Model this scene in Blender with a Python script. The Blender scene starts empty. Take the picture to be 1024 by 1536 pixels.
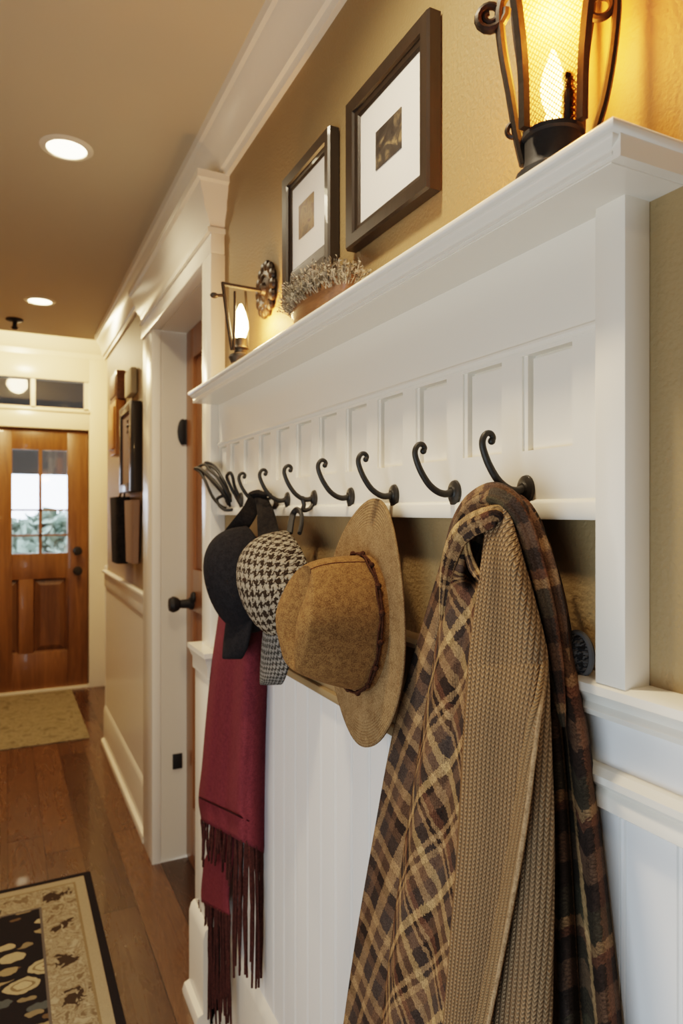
import bpy, bmesh, math, random
from mathutils import Vector, Matrix
random.seed(7)
PI = math.pi
SC = bpy.context.scene
COL = SC.collection

# ------------------------------------------------------------------ camera
D0, H0 = 0.55, 1.38                      # camera distance from the right wall (x=0), height
TH = math.atan2(505.0, 1023.0)
ST, CT = math.sin(TH), math.cos(TH)
FPX = 1023.0
cam = bpy.data.cameras.new('camera'); cam.lens = FPX/1536*36; cam.sensor_width = 36
cam.clip_start = 0.02
co = bpy.data.objects.new('camera', cam); COL.objects.link(co)
co.location = (-D0, 0, H0); co.rotation_euler = (PI/2, 0, -TH)
cam.dof.use_dof = True; cam.dof.focus_distance = 0.85; cam.dof.aperture_fstop = 6.3
SC.camera = co

def P(u, v, x=None, y=None, z=None):
    """photo measurement (u,v) -> world point on the real plane x=, y= or z="""
    t = (u-512)/FPX; w = (768-v)/FPX
    dx, dy, dz = ST+t*CT, CT-t*ST, w
    if x is not None: k = (x+D0)/dx
    elif y is not None: k = y/dy
    else: k = (z-H0)/dz
    return Vector((-D0+k*dx, k*dy, H0+k*dz))

# ------------------------------------------------------------------ node helpers
def srgb(r, g, b):
    f = lambda c: c/12.92 if c <= 0.04045 else ((c+0.055)/1.055)**2.4
    return (f(r/255), f(g/255), f(b/255), 1)

class NT:
    def __init__(s, name):
        s.m = bpy.data.materials.new(name); s.m.use_nodes = True
        s.t = s.m.node_tree; s.t.nodes.clear()
        s.out = s.t.nodes.new('ShaderNodeOutputMaterial')
    def n(s, typ, **kw):
        nd = s.t.nodes.new(typ)
        for k, v in kw.items(): setattr(nd, k, v)
        return nd
    def set(s, sock, val):
        if val is None: return
        if hasattr(val, 'is_output'): s.t.links.new(val, sock)
        else: sock.default_value = val
    def math(s, op, a, b=None, c=None):
        nd = s.n('ShaderNodeMath', operation=op)
        s.set(nd.inputs[0], a)
        if b is not None: s.set(nd.inputs[1], b)
        if c is not None: s.set(nd.inputs[2], c)
        return nd.outputs[0]
    def mix(s, f, a, b, blend='MIX'):
        nd = s.n('ShaderNodeMix', data_type='RGBA', blend_type=blend)
        s.set(nd.inputs[0], f); s.set(nd.inputs[6], a); s.set(nd.inputs[7], b)
        return nd.outputs[2]
    def ramp(s, f, stops, interp='LINEAR'):
        nd = s.n('ShaderNodeValToRGB'); r = nd.color_ramp; r.interpolation = interp
        while len(r.elements) < len(stops): r.elements.new(0.5)
        for e, (p, c) in zip(r.elements, stops):
            e.position = p; e.color = c if len(c) == 4 else (*c, 1)
        s.set(nd.inputs[0], f); return nd.outputs[0]
    def coord(s, kind='Object'):
        return s.n('ShaderNodeTexCoord').outputs[kind]
    def mapping(s, vec, scale=(1,1,1), rot=(0,0,0), loc=(0,0,0)):
        nd = s.n('ShaderNodeMapping'); s.set(nd.inputs[0], vec)
        nd.inputs[1].default_value = loc; nd.inputs[2].default_value = rot; nd.inputs[3].default_value = scale
        return nd.outputs[0]
    def noise(s, vec, scale, detail=3, rough=0.5, dist=0):
        nd = s.n('ShaderNodeTexNoise'); s.set(nd.inputs['Vector'], vec)
        nd.inputs['Scale'].default_value = scale; nd.inputs['Detail'].default_value = detail
        nd.inputs['Roughness'].default_value = rough; nd.inputs['Distortion'].default_value = dist
        return nd.outputs[0]
    def voronoi(s, vec, scale, feature='F1', out='Distance'):
        nd = s.n('ShaderNodeTexVoronoi', feature=feature); s.set(nd.inputs['Vector'], vec)
        nd.inputs['Scale'].default_value = scale
        return nd.outputs[out]
    def sep(s, vec):
        nd = s.n('ShaderNodeSeparateXYZ'); s.set(nd.inputs[0], vec); return nd.outputs
    def bump(s, h, strength=0.3, dist=0.001):
        nd = s.n('ShaderNodeBump'); s.set(nd.inputs['Height'], h)
        nd.inputs['Strength'].default_value = strength; nd.inputs['Distance'].default_value = dist
        return nd.outputs[0]
    def bsdf(s, col, rough=0.5, metal=0, normal=None, spec=0.5, sheen=0, coat=0):
        nd = s.n('ShaderNodeBsdfPrincipled')
        s.set(nd.inputs['Base Color'], col); s.set(nd.inputs['Roughness'], rough)
        nd.inputs['Metallic'].default_value = metal
        nd.inputs['Specular IOR Level'].default_value = spec
        if sheen:
            nd.inputs['Sheen Weight'].default_value = sheen; nd.inputs['Sheen Roughness'].default_value = 0.5
        nd.inputs['Coat Weight'].default_value = coat
        if normal is not None: s.set(nd.inputs['Normal'], normal)
        return nd.outputs[0]
    def done(s, shader):
        s.t.links.new(shader, s.out.inputs[0]); return s.m

def paint(name, col, rough=0.4, bump=0.08, scale=180, var=0.03):
    n = NT(name); c = n.coord()
    nz = n.noise(c, scale, 4)
    nb = n.noise(c, 3, 2)
    cc = n.mix(n.math('MULTIPLY', nb, var*4), col, tuple(x*0.8 for x in col[:3])+(1,))
    return n.done(n.bsdf(cc, rough, normal=n.bump(nz, bump, 0.002)))

M = {}
M['trim'] = paint('cream_white_paint', srgb(245,236,219), 0.23, 0.05, 60)
M['bead'] = paint('white_beadboard_paint', srgb(244,241,235), 0.33, 0.05, 60)
M['wall'] = paint('olive_gold_wall_paint', srgb(152,127,88), 0.58, 0.7, 170, 0.05)
M['ceil'] = paint('ceiling_paint', srgb(202,189,164), 0.7, 0.1, 120)
M['jamb'] = paint('jamb_paint', srgb(222,212,194), 0.4, 0.05, 60)

def iron(name, col, rough=0.45, metal=0.7):
    n = NT(name); c = n.coord()
    nz = n.noise(c, 260, 4)
    cc = n.mix(nz, col, tuple(min(1, x*1.9+0.006) for x in col[:3])+(1,))
    return n.done(n.bsdf(cc, rough, metal, n.bump(nz, 0.15, 0.001)))
M['iron'] = iron('dark_iron', srgb(42,39,34), 0.5, .4)
M['bronze'] = iron('oil_rubbed_bronze', srgb(40,32,23), 0.42, .5)
M['black'] = iron('black_metal', srgb(22,20,18), 0.6, .1)

def wood(name, c1, c2, axis='z', rough=0.35, scale=1.0, coat=0.2):
    n = NT(name); c = n.coord()
    sc = {'z': (22,22,1.6), 'y': (22,1.6,22), 'x': (1.6,22,22)}[axis]
    mp = n.mapping(c, tuple(k*scale for k in sc))
    nz = n.noise(mp, 1.0, 5, 0.6, 1.2)
    nf = n.noise(mp, 6.0, 3, 0.5)
    f = n.math('ADD', n.math('MULTIPLY', nz, 0.8), n.math('MULTIPLY', nf, 0.25))
    cc = n.ramp(f, [(0.3, c1), (0.72, c2)])
    return n.done(n.bsdf(cc, rough, normal=n.bump(nf, 0.06, 0.001), coat=coat))
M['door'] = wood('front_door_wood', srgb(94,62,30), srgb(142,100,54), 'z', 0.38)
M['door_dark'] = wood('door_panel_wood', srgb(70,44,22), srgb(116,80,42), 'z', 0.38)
M['sidedoor'] = wood('side_door_wood', srgb(120,76,42), srgb(160,108,64), 'z', 0.4)
M['frame'] = wood('dark_frame_wood', srgb(30,25,20), srgb(46,38,31), 'z', 0.36, 2.0, 0.3)
M['oak'] = wood('honey_wood', srgb(160,100,36), srgb(205,140,58), 'z', 0.5)
M['bowl'] = wood('brown_wood_bowl', srgb(92,60,34), srgb(142,100,62), 'y', 0.5, 3)
M['notepaper'] = paint('pale_card', srgb(206,186,142), .8)
M['mat'] = paint('picture_mat', srgb(232,228,222), 0.8, 0.05)

def floor_mat():
    n = NT('plank_floor'); c = n.coord(); x, y, z = n.sep(c)
    W = 0.135
    ix = n.math('FLOOR', n.math('DIVIDE', x, W)); fx = n.math('FRACT', n.math('DIVIDE', x, W))
    wn = n.n('ShaderNodeTexWhiteNoise', noise_dimensions='1D'); n.set(wn.inputs['W'], ix)
    yo = n.math('ADD', n.math('DIVIDE', y, 1.7), n.math('MULTIPLY', wn.outputs[0], 7.3))
    iy = n.math('FLOOR', yo); fy = n.math('FRACT', yo)
    w2 = n.n('ShaderNodeTexWhiteNoise', noise_dimensions='2D')
    cb = n.n('ShaderNodeCombineXYZ'); n.set(cb.inputs[0], ix); n.set(cb.inputs[1], iy)
    n.set(w2.inputs['Vector'], cb.outputs[0])
    off = n.n('ShaderNodeVectorMath', operation='ADD')
    n.set(off.inputs[0], n.mapping(c, (9, 1.1, 1)))
    cb2 = n.n('ShaderNodeCombineXYZ'); n.set(cb2.inputs[0], n.math('MULTIPLY', w2.outputs[0], 40)); n.set(cb2.inputs[1], n.math('MULTIPLY', w2.outputs[0], 91))
    n.set(off.inputs[1], cb2.outputs[0])
    g = n.noise(off.outputs[0], 1.3, 5, 0.6, 2.2)
    rings = n.math('FRACT', n.math('MULTIPLY', g, 9))
    base = n.ramp(w2.outputs[0], [(0, srgb(72,50,34)), (0.5, srgb(93,66,44)), (1, srgb(112,80,54))])
    cc = n.mix(n.math('MULTIPLY', rings, 0.45), base, srgb(48,30,18))
    gap = n.math('MAXIMUM', n.math('LESS_THAN', fx, 0.02), n.math('LESS_THAN', fy, 0.003))
    cc = n.mix(gap, cc, srgb(28,14,7))
    h = n.math('SUBTRACT', n.math('MULTIPLY', g, 0.4), gap)
    return n.done(n.bsdf(cc, n.math('ADD', 0.2, n.math('MULTIPLY', g, 0.16)), normal=n.bump(h, 0.12, 0.002), coat=0.25))
M['floor'] = floor_mat()

def emis(name, col, strength):
    n = NT(name); e = n.n('ShaderNodeEmission'); e.inputs[0].default_value = col; e.inputs[1].default_value = strength
    return n.done(e.outputs[0])
M['bulb'] = emis('glowing_bulb', (1, 0.66, 0.30, 1), 40)
M['can'] = emis('recessed_lens', (1, 0.80, 0.50, 1), 9)

def felt(name, col, col2, scale=420):
    n = NT(name); c = n.coord()
    a = n.noise(c, scale, 3, 0.7); b = n.noise(c, scale*0.22, 3)
    f = n.math('ADD', n.math('MULTIPLY', a, 0.75), n.math('MULTIPLY', b, 0.3))
    cc = n.ramp(f, [(0.42, col2), (0.62, col)])
    return n.done(n.bsdf(cc, 0.95, normal=n.bump(a, 0.5, 0.001), spec=0.12))
M['felt'] = felt('brown_felt', srgb(148,112,70), srgb(102,73,45), 560)
M['capblack'] = felt('black_cap_cotton', srgb(44,42,44), srgb(29,28,30), 500)
M['burg'] = felt('burgundy_wool', srgb(124,60,67), srgb(98,46,53), 500)
M['burg_dark'] = felt('dark_burgundy_yarn', srgb(92,56,50), srgb(46,26,24), 700)
M['burg_seam'] = felt('burgundy_seam', srgb(56,18,24), srgb(36,12,16), 900)
M['cord'] = felt('leather_cord', srgb(84,54,38), srgb(48,30,20), 500)

def brim_mat():
    n = NT('stitched_brim'); c = n.coord(); uv = n.coord('UV')
    r, a, _ = n.sep(uv)
    st = n.math('SINE', n.math('MULTIPLY', r, 2*PI*42))
    edge = n.n('ShaderNodeMapRange'); n.set(edge.inputs[0], r); edge.inputs[1].default_value = 0.74; edge.inputs[2].default_value = 0.84
    st = n.math('MULTIPLY', st, edge.outputs[0])
    nz = n.noise(c, 480, 3, 0.7); nb = n.noise(c, 60, 3)
    f = n.math('ADD', n.math('MULTIPLY', nz, 0.75), n.math('MULTIPLY', nb, 0.25))
    f = n.math('ADD', f, n.math('MULTIPLY', st, 0.05))
    cc = n.ramp(f, [(0.36, srgb(108,82,54)), (0.66, srgb(164,134,96))])
    h = n.math('ADD', n.math('MULTIPLY', st, 0.5), nz)
    return n.done(n.bsdf(cc, 0.95, normal=n.bump(h, 0.5, 0.0015), spec=0.15))
M['brim'] = brim_mat()

def hound(name, cell, ca, cb_, soft=0.5):
    n = NT(name); uv = n.coord('UV')
    nz0 = n.n('ShaderNodeTexNoise'); n.set(nz0.inputs['Vector'], uv); nz0.inputs['Scale'].default_value = 90
    va = n.n('ShaderNodeVectorMath', operation='MULTIPLY_ADD'); n.set(va.inputs[0], nz0.outputs['Color'])
    va.inputs[1].default_value = (cell*0.75,)*3; n.set(va.inputs[2], uv)
    x, y, _ = n.sep(va.outputs[0])
    i = n.math('FLOOR', n.math('MULTIPLY', n.math('ADD', x, 10), 8/cell))
    j = n.math('FLOOR', n.math('MULTIPLY', n.math('ADD', y, 10), 8/cell))
    wa = n.math('LESS_THAN', n.math('MODULO', i, 8), 4)
    we = n.math('LESS_THAN', n.math('MODULO', j, 8), 4)
    tw = n.math('LESS_THAN', n.math('MODULO', n.math('ADD', i, j), 4), 2)
    v = n.math('ADD', n.math('MULTIPLY', tw, wa), n.math('MULTIPLY', n.math('SUBTRACT', 1, tw), we))
    nz = n.noise(uv, 700, 3, 0.8)
    f = n.math('ADD', n.math('MULTIPLY', v, 0.65), n.math('MULTIPLY', n.math('SUBTRACT', nz, 0.5), 1.1))
    cc = n.mix(n.math('MINIMUM', n.math('MAXIMUM', f, 0), 1), cb_, ca)
    lump = n.math('MULTIPLY', n.math('SINE', n.math('MULTIPLY', x, 2*PI/cell)), n.math('SINE', n.math('MULTIPLY', y, 2*PI/cell)))
    h = n.math('ADD', n.math('MULTIPLY', n.math('ABSOLUTE', lump), 1.0), n.math('MULTIPLY', nz, 0.6))
    return n.done(n.bsdf(cc, 0.95, normal=n.bump(h, 0.9, 0.0035), spec=0.1))
M['hound'] = hound('houndstooth_wool', 0.0175, srgb(222,206,180), srgb(50,36,26))
M['tweed'] = hound('grey_tweed', 0.0075, srgb(196,190,180), srgb(66,62,58))
M['tweed_dark'] = hound('dark_grey_tweed', 0.008, srgb(112,108,104), srgb(44,42,42))

def plaid(name, period, stops_u, stops_v, fuzz=0.35):
    n = NT(name); uv = n.coord('UV')
    nz0 = n.n('ShaderNodeTexNoise'); n.set(nz0.inputs['Vector'], uv); nz0.inputs['Scale'].default_value = 260
    va = n.n('ShaderNodeVectorMath', operation='MULTIPLY_ADD'); n.set(va.inputs[0], nz0.outputs['Color'])
    va.inputs[1].default_value = (0.009,)*3; n.set(va.inputs[2], uv)
    x, y, _ = n.sep(va.outputs[0])
    fu = n.math('FRACT', n.math('DIVIDE', n.math('ADD', x, 10), period))
    fv = n.math('FRACT', n.math('DIVIDE', n.math('ADD', y, 10), period))
    a = n.ramp(fu, stops_u, 'CONSTANT'); b = n.ramp(fv, stops_v, 'CONSTANT')
    x0, y0, _ = n.sep(uv)
    tw = n.math('FRACT', n.math('MULTIPLY', n.math('ADD', x0, y0), 260))
    tw = n.math('ADD', 0.3, n.math('MULTIPLY', tw, 0.4))
    cc = n.mix(tw, a, b)
    nz = n.noise(uv, 420, 3, 0.85); nl = n.noise(uv, 60, 3)
    k = n.math('ADD', n.math('MULTIPLY', n.math('SUBTRACT', nz, .5), 3.2), n.math('MULTIPLY', nl, 0.8))
    k = n.math('ADD', k, 0.70)
    cc = n.mix(1.0, cc, n.ramp(n.math('MULTIPLY', k, 0.55), [(0, (0,0,0,1)), (1, (1.75,1.7,1.65,1))]), 'MULTIPLY')
    return n.done(n.bsdf(cc, 0.95, normal=n.bump(nz, 0.6, 0.0015), spec=0.1))
dk, ch, tn, gd, br, rs, gr = (srgb(50,40,34), srgb(72,62,56), srgb(158,126,90), srgb(178,146,102), srgb(104,80,62), srgb(104,70,52), srgb(70,64,50))
M['plaid'] = plaid('brown_plaid_wool', 0.112,
    [(0, br), (.16, dk), (.34, tn), (.40, dk), (.46, tn), (.52, br), (.66, ch), (.84, gd), (.93, dk)],
    [(0, dk), (.14, tn), (.26, br), (.40, gd), (.52, ch), (.72, tn), (.78, dk), (.84, tn), (.90, rs)])
M['plaid_dark'] = plaid('dark_plaid_wool', 0.12,
    [(0, dk), (.20, tn), (.27, gr), (.48, gd), (.54, dk), (.70, rs), (.88, ch)],
    [(0, br), (.22, dk), (.40, rs), (.48, tn), (.56, gr), (.80, dk)])
M['plaid_char'] = plaid('charcoal_plaid_wool', 0.11,
    [(0, ch), (.22, tn), (.32, ch), (.5, br), (.62, dk), (.82, tn)],
    [(0, tn), (.14, ch), (.4, br), (.55, dk), (.7, tn), (.82, br)])

def knit(name, c1, c2, col_w=0.0066, row=0.0046):
    n = NT(name); uv = n.coord('UV'); x, y, _ = n.sep(uv)
    fx = n.math('FRACT', n.math('DIVIDE', n.math('ADD', x, 10), col_w))
    ax = n.math('ABSOLUTE', n.math('SUBTRACT', fx, 0.5))           # 0 centre .. 0.5 gap
    ph = n.math('ADD', n.math('DIVIDE', y, row), n.math('MULTIPLY', ax, -1.5))
    sv = n.math('ADD', 0.5, n.math('MULTIPLY', 0.5, n.math('SINE', n.math('MULTIPLY', ph, 2*PI))))
    sx = n.math('SINE', n.math('MULTIPLY', fx, PI))
    h = n.math('MULTIPLY', n.math('POWER', sx, 0.6), n.math('ADD', 0.35, n.math('MULTIPLY', sv, 0.65)))
    nz = n.noise(uv, 700, 3, 0.7)
    f = n.math('ADD', n.math('MULTIPLY', h, 0.8), n.math('MULTIPLY', nz, 0.3))
    cc = n.ramp(f, [(0.12, c2), (0.85, c1)])
    return n.done(n.bsdf(cc, 0.95, normal=n.bump(n.math('ADD', h, n.math('MULTIPLY', nz, 0.25)), 1.0, 0.0035), spec=0.1))
M['knit'] = knit('tan_knit_wool', srgb(172,142,108), srgb(60,45,33))
M['knit_hem'] = knit('tan_rib_hem', srgb(176,144,106), srgb(110,86,62), 0.0045, 0.0035)

M['knit_edge'] = felt('tan_wool_edge', srgb(178,146,110), srgb(124,98,70), 500)
def rug_near(x0, x1, y1):
    n = NT('oriental_rug'); c = n.coord(); x, y, z = n.sep(c)
    dxr = n.math('SUBTRACT', x1, x); dxl = n.math('SUBTRACT', x, x0); dy = n.math('SUBTRACT', y1, y)
    d = n.math('MINIMUM', n.math('MINIMUM', dxr, dxl), dy)
    wob = n.n('ShaderNodeTexNoise'); n.set(wob.inputs['Vector'], c); wob.inputs['Scale'].default_value = 26
    wv = n.n('ShaderNodeVectorMath', operation='MULTIPLY_ADD'); n.set(wv.inputs[0], wob.outputs['Color']); wv.inputs[1].default_value = (.03,.03,0); n.set(wv.inputs[2], c)
    cw = wv.outputs[0]
    v1 = n.voronoi(n.mapping(cw, (1,1.5,1)), 6.0)
    v2 = n.voronoi(n.mapping(cw, (1,2.0,1), loc=(.3,.1,0)), 10.5)
    vcol = n.n('ShaderNodeTexVoronoi'); n.set(vcol.inputs['Vector'], n.mapping(cw, (1,2.0,1), loc=(.3,.1,0))); vcol.inputs['Scale'].default_value = 10.5
    hue = n.sep(vcol.outputs['Color'])[0]
    f = n.ramp(hue, [(0, srgb(150,134,104)), (.35, srgb(92,98,98)), (.55, srgb(170,152,116)), (.8, srgb(112,92,70))], 'CONSTANT')
    dark = srgb(36,35,40)
    f2 = n.mix(n.math('LESS_THAN', v2, 0.37), dark, f)
    f2 = n.mix(n.math('LESS_THAN', v1, 0.40), f2, dark)
    fl = n.ramp(v1, [(0, srgb(150,112,84)), (.08, srgb(200,184,148)), (.17, srgb(140,122,92)), (.21, srgb(192,176,140))], 'CONSTANT')
    f2 = n.mix(n.math('LESS_THAN', v1, 0.31), f2, fl)
    nn = n.noise(cw, 26, 3, 0.6, 1.0)
    bord = n.ramp(nn, [(.38, srgb(130,112,88)), (.46, srgb(182,168,140)), (.54, srgb(146,128,102)), (.62, srgb(188,175,148))])
    sel = n.math('LESS_THAN', dy, dxr); al = n.math('ADD', n.math('MULTIPLY', sel, x), n.math('MULTIPLY', n.math('SUBTRACT', 1, sel), y))
    fr = n.math('FRACT', n.math('DIVIDE', n.math('ADD', al, 10), .19))
    md = n.math('MAXIMUM', n.math('ABSOLUTE', n.math('MULTIPLY', n.math('SUBTRACT', fr, .5), 1.9)), n.math('ABSOLUTE', n.math('MULTIPLY', n.math('SUBTRACT', d, .118), 9.0)))
    md = n.math('ADD', md, n.math('MULTIPLY', n.math('SUBTRACT', nn, .5), 1.2))
    bord = n.mix(n.math('LESS_THAN', md, .22), bord, srgb(70,58,48))
    cc = n.mix(n.math('LESS_THAN', d, 0.178), f2, bord)
    cc = n.mix(n.math('MULTIPLY', n.math('LESS_THAN', d, 0.186), n.math('GREATER_THAN', d, 0.178)), cc, srgb(110,102,96))
    cc = n.mix(n.math('LESS_THAN', d, 0.066), cc, srgb(150,130,98))
    cc = n.mix(n.math('LESS_THAN', d, 0.058), cc, srgb(180,164,136))
    cc = n.mix(n.math('LESS_THAN', d, 0.026), cc, srgb(34,33,38))
    jit = n.noise(c, 330, 2)
    cc = n.mix(n.math('MULTIPLY', jit, 0.45), cc, srgb(58,48,38))
    return n.done(n.bsdf(cc, 0.95, normal=n.bump(jit, 0.6, 0.002), spec=0.1))
def rug_far():
    n = NT('tan_rug'); c = n.coord()
    nn = n.noise(c, 14, 4, 0.6, 1.2)
    cc = n.ramp(nn, [(0.35, srgb(104,94,74)), (0.5, srgb(138,127,104)), (0.65, srgb(116,105,82))])
    return n.done(n.bsdf(cc, 0.95, normal=n.bump(n.noise(c, 300, 3), 0.6, 0.002), spec=0.1))

def glass_mat(name, tint=(0.95,0.97,1,1), amt=0.12, rough=0.05):
    n = NT(name); t = n.n('ShaderNodeBsdfTransparent'); t.inputs[0].default_value = tint
    g = n.n('ShaderNodeBsdfGlossy'); g.inputs['Roughness'].default_value = rough
    m = n.n('ShaderNodeMixShader'); m.inputs[0].default_value = amt
    n.t.links.new(t.outputs[0], m.inputs[1]); n.t.links.new(g.outputs[0], m.inputs[2])
    return n.done(m.outputs[0])
M['glass'] = glass_mat('window_glass')
M['tglass'] = glass_mat('transom_glass', (.8,.8,.8,1), .02)
def lantern_glass():
    n = NT('amber_mesh_glass'); uv = n.coord('UV')
    x, y, _ = n.sep(n.mapping(uv, (1,1,1), (0,0,0.6)))
    a = n.math('ABSOLUTE', n.math('SINE', n.math('MULTIPLY', x, 2*PI*155)))
    b = n.math('ABSOLUTE', n.math('SINE', n.math('MULTIPLY', y, 2*PI*110)))
    wire = n.math('MAXIMUM', n.math('LESS_THAN', a, 0.55), n.math('LESS_THAN', b, 0.40))
    t = n.n('ShaderNodeBsdfTransparent'); t.inputs[0].default_value = (1, 0.80, 0.46, 1)
    tr = n.n('ShaderNodeBsdfTranslucent'); tr.inputs[0].default_value = (1, 0.66, 0.25, 1)
    m = n.n('ShaderNodeMixShader'); m.inputs[0].default_value = 0.28
    n.t.links.new(t.outputs[0], m.inputs[1]); n.t.links.new(tr.outputs[0], m.inputs[2])
    d = n.n('ShaderNodeBsdfTranslucent'); d.inputs[0].default_value = (0.13, 0.06, 0.015, 1)
    m2 = n.n('ShaderNodeMixShader'); n.t.links.new(wire, m2.inputs[0])
    n.t.links.new(m.outputs[0], m2.inputs[1]); n.t.links.new(d.outputs[0], m2.inputs[2])
    return n.done(m2.outputs[0])
M['lglass'] = lantern_glass()
def art(name, cols, scale):
    n = NT(name); c = n.coord(); nn = n.noise(c, scale, 3, 0.5, 1.5)
    return n.done(n.bsdf(n.ramp(nn, [(0.3, cols[0]), (0.52, cols[1]), (0.68, cols[2])]), 0.5))
M['art1'] = art('dark_print', [srgb(42,38,36), srgb(66,60,54), srgb(150,128,92)], 26)
M['art2'] = art('warm_print', [srgb(84,62,36), srgb(128,98,56), srgb(90,48,34)], 30)
def leafy(name, c1, c2):
    n = NT(name); c = n.coord(); nn = n.noise(c, 120, 2)
    return n.done(n.bsdf(n.ramp(nn, [(0.35, c1), (0.65, c2)]), 0.8))
M['sprig'] = leafy('dried_sprigs', srgb(84,75,58), srgb(186,175,154))
M['shrub'] = leafy('shrub_leaves', srgb(84,98,84), srgb(170,184,168))
M['porch'] = paint('porch_dark', srgb(40,34,26), 0.8)
M['lawn'] = paint('porch_ground', srgb(110,120,112), 0.9)
M['darkbag'] = felt('dark_leather', srgb(48,42,36), srgb(32,28,24), 60)
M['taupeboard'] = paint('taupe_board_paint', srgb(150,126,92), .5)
M['taupe'] = paint('taupe_fabric', srgb(140,112,92), 0.9)

# ------------------------------------------------------------------ mesh helpers
def new(): 
    bm = bmesh.new(); bm.loops.layers.uv.new('UVMap'); return bm
def box(bm, x0, x1, y0, y1, z0, z1, bev=0.0):
    x0,x1 = sorted((x0,x1)); y0,y1 = sorted((y0,y1)); z0,z1 = sorted((z0,z1))
    t = bmesh.new(); bmesh.ops.create_cube(t, size=1)
    for v in t.verts: v.co = Vector(((x0+x1)/2+v.co.x*(x1-x0), (y0+y1)/2+v.co.y*(y1-y0), (z0+z1)/2+v.co.z*(z1-z0)))
    if bev: bmesh.ops.bevel(t, geom=t.edges[:], offset=bev, segments=2, affect='EDGES', profile=0.5)
    merge(bm, t)
def merge(bm, t, mat=None):
    if mat is not None:
        for v in t.verts: v.co = mat @ v.co
    me = bpy.data.meshes.new('tmp'); t.to_mesh(me); t.free(); bm.from_mesh(me); bpy.data.meshes.remove(me)
def tube(bm, pts, r, seg=10, cap=True, flat=1.0):
    pts = [Vector(p) for p in pts]; n = len(pts)
    rr = r if isinstance(r, (list, tuple)) else [r]*n
    rings = []; up = None
    for i, p in enumerate(pts):
        t = (pts[min(i+1, n-1)]-pts[max(i-1, 0)]).normalized()
        if up is None:
            up = Vector((0,0,1)) if abs(t.z) < 0.9 else Vector((1,0,0))
        a = (up - t*up.dot(t)).normalized(); b = t.cross(a); up = a
        rings.append([bm.verts.new(p + a*math.cos(2*PI*k/seg)*rr[i] + b*math.sin(2*PI*k/seg)*rr[i]*flat) for k in range(seg)])
    for i in range(n-1):
        for k in range(seg):
            bm.faces.new((rings[i][k], rings[i][(k+1)%seg], rings[i+1][(k+1)%seg], rings[i+1][k]))
    if cap:
        bm.faces.new(rings[0][::-1]); bm.faces.new(rings[-1])
def spline(pts, n=8):
    pts = [Vector(p) for p in pts]; out = []
    for i in range(len(pts)-1):
        p0, p1, p2, p3 = pts[max(i-1,0)], pts[i], pts[i+1], pts[min(i+2, len(pts)-1)]
        for k in range(n):
            t = k/n
            out.append(0.5*((2*p1)+(p2-p0)*t+(2*p0-5*p1+4*p2-p3)*t*t+(3*p1-p0-3*p2+p3)*t**3))
    out.append(pts[-1]); return out
def lathe(bm, prof, seg=24, mat=None, cap=True):
    t = bmesh.new(); rings = []
    for r, z in prof:
        if r < 1e-6: rings.append([t.verts.new((0,0,z))])
        else: rings.append([t.verts.new((r*math.cos(2*PI*k/seg), r*math.sin(2*PI*k/seg), z)) for k in range(seg)])
    for a, b in zip(rings, rings[1:]):
        for k in range(seg):
            k2 = (k+1) % seg
            if len(a) == 1 and len(b) > 1: t.faces.new((a[0], b[k2], b[k]))
            elif len(b) == 1 and len(a) > 1: t.faces.new((a[k], a[k2], b[0]))
            elif len(a) > 1: t.faces.new((a[k], a[k2], b[k2], b[k]))
    if cap:
        if len(rings[0]) > 1: t.faces.new(rings[0][::-1])
        if len(rings[-1]) > 1: t.faces.new(rings[-1])
    bmesh.ops.recalc_face_normals(t, faces=t.faces[:])
    merge(bm, t, mat)
def sphere(bm, c, r, sx=1, sy=1, sz=1, seg=14):
    t = bmesh.new(); bmesh.ops.create_uvsphere(t, u_segments=seg, v_segments=max(6, seg//2+2), radius=r)
    merge(bm, t, Matrix.Translation(c) @ Matrix.Diagonal((sx,sy,sz,1)))
def grid(bm, fn, ns, nt, uvfn=None, closed=False):
    """fn(s,t)->Vector ; uvfn(s,t,p)->(u,v)"""
    uvl = bm.loops.layers.uv.verify(); V = []
    for j in range(nt+1):
        V.append([bm.verts.new(fn(i/ns, j/nt)) for i in range(ns+(0 if closed else 1))])
    m = ns if closed else ns
    for j in range(nt):
        for i in range(m):
            i2 = (i+1) % ns if closed else i+1
            f = bm.faces.new((V[j][i], V[j][i2], V[j+1][i2], V[j+1][i]))
            if uvfn:
                prm = [(i/ns, j/nt), ((i+1)/ns, j/nt), ((i+1)/ns, (j+1)/nt), (i/ns, (j+1)/nt)]
                for l, (s, t) in zip(f.loops, prm): l[uvl].uv = uvfn(s, t, l.vert.co)
    return V
def prism_y(bm, prof, y0, y1, mitre0=0, mitre1=0):
    """closed profile of (x,z) swept along y"""
    a = [bm.verts.new((x, y0, z)) for x, z in prof]; b = [bm.verts.new((x, y1, z)) for x, z in prof]
    n = len(prof)
    for i in range(n):
        bm.faces.new((a[i], a[(i+1)%n], b[(i+1)%n], b[i]))
    bm.faces.new(a[::-1]); bm.faces.new(b)
    bmesh.ops.recalc_face_normals(bm, faces=bm.faces[:])
def prism_x(bm, prof, x0, x1):
    """closed profile of (y,z) swept along x"""
    a = [bm.verts.new((x0, y, z)) for y, z in prof]; b = [bm.verts.new((x1, y, z)) for y, z in prof]
    n = len(prof)
    for i in range(n):
        bm.faces.new((a[i], a[(i+1)%n], b[(i+1)%n], b[i]))
    bm.faces.new(a[::-1]); bm.faces.new(b)
    bmesh.ops.recalc_face_normals(bm, faces=bm.faces[:])
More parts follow.
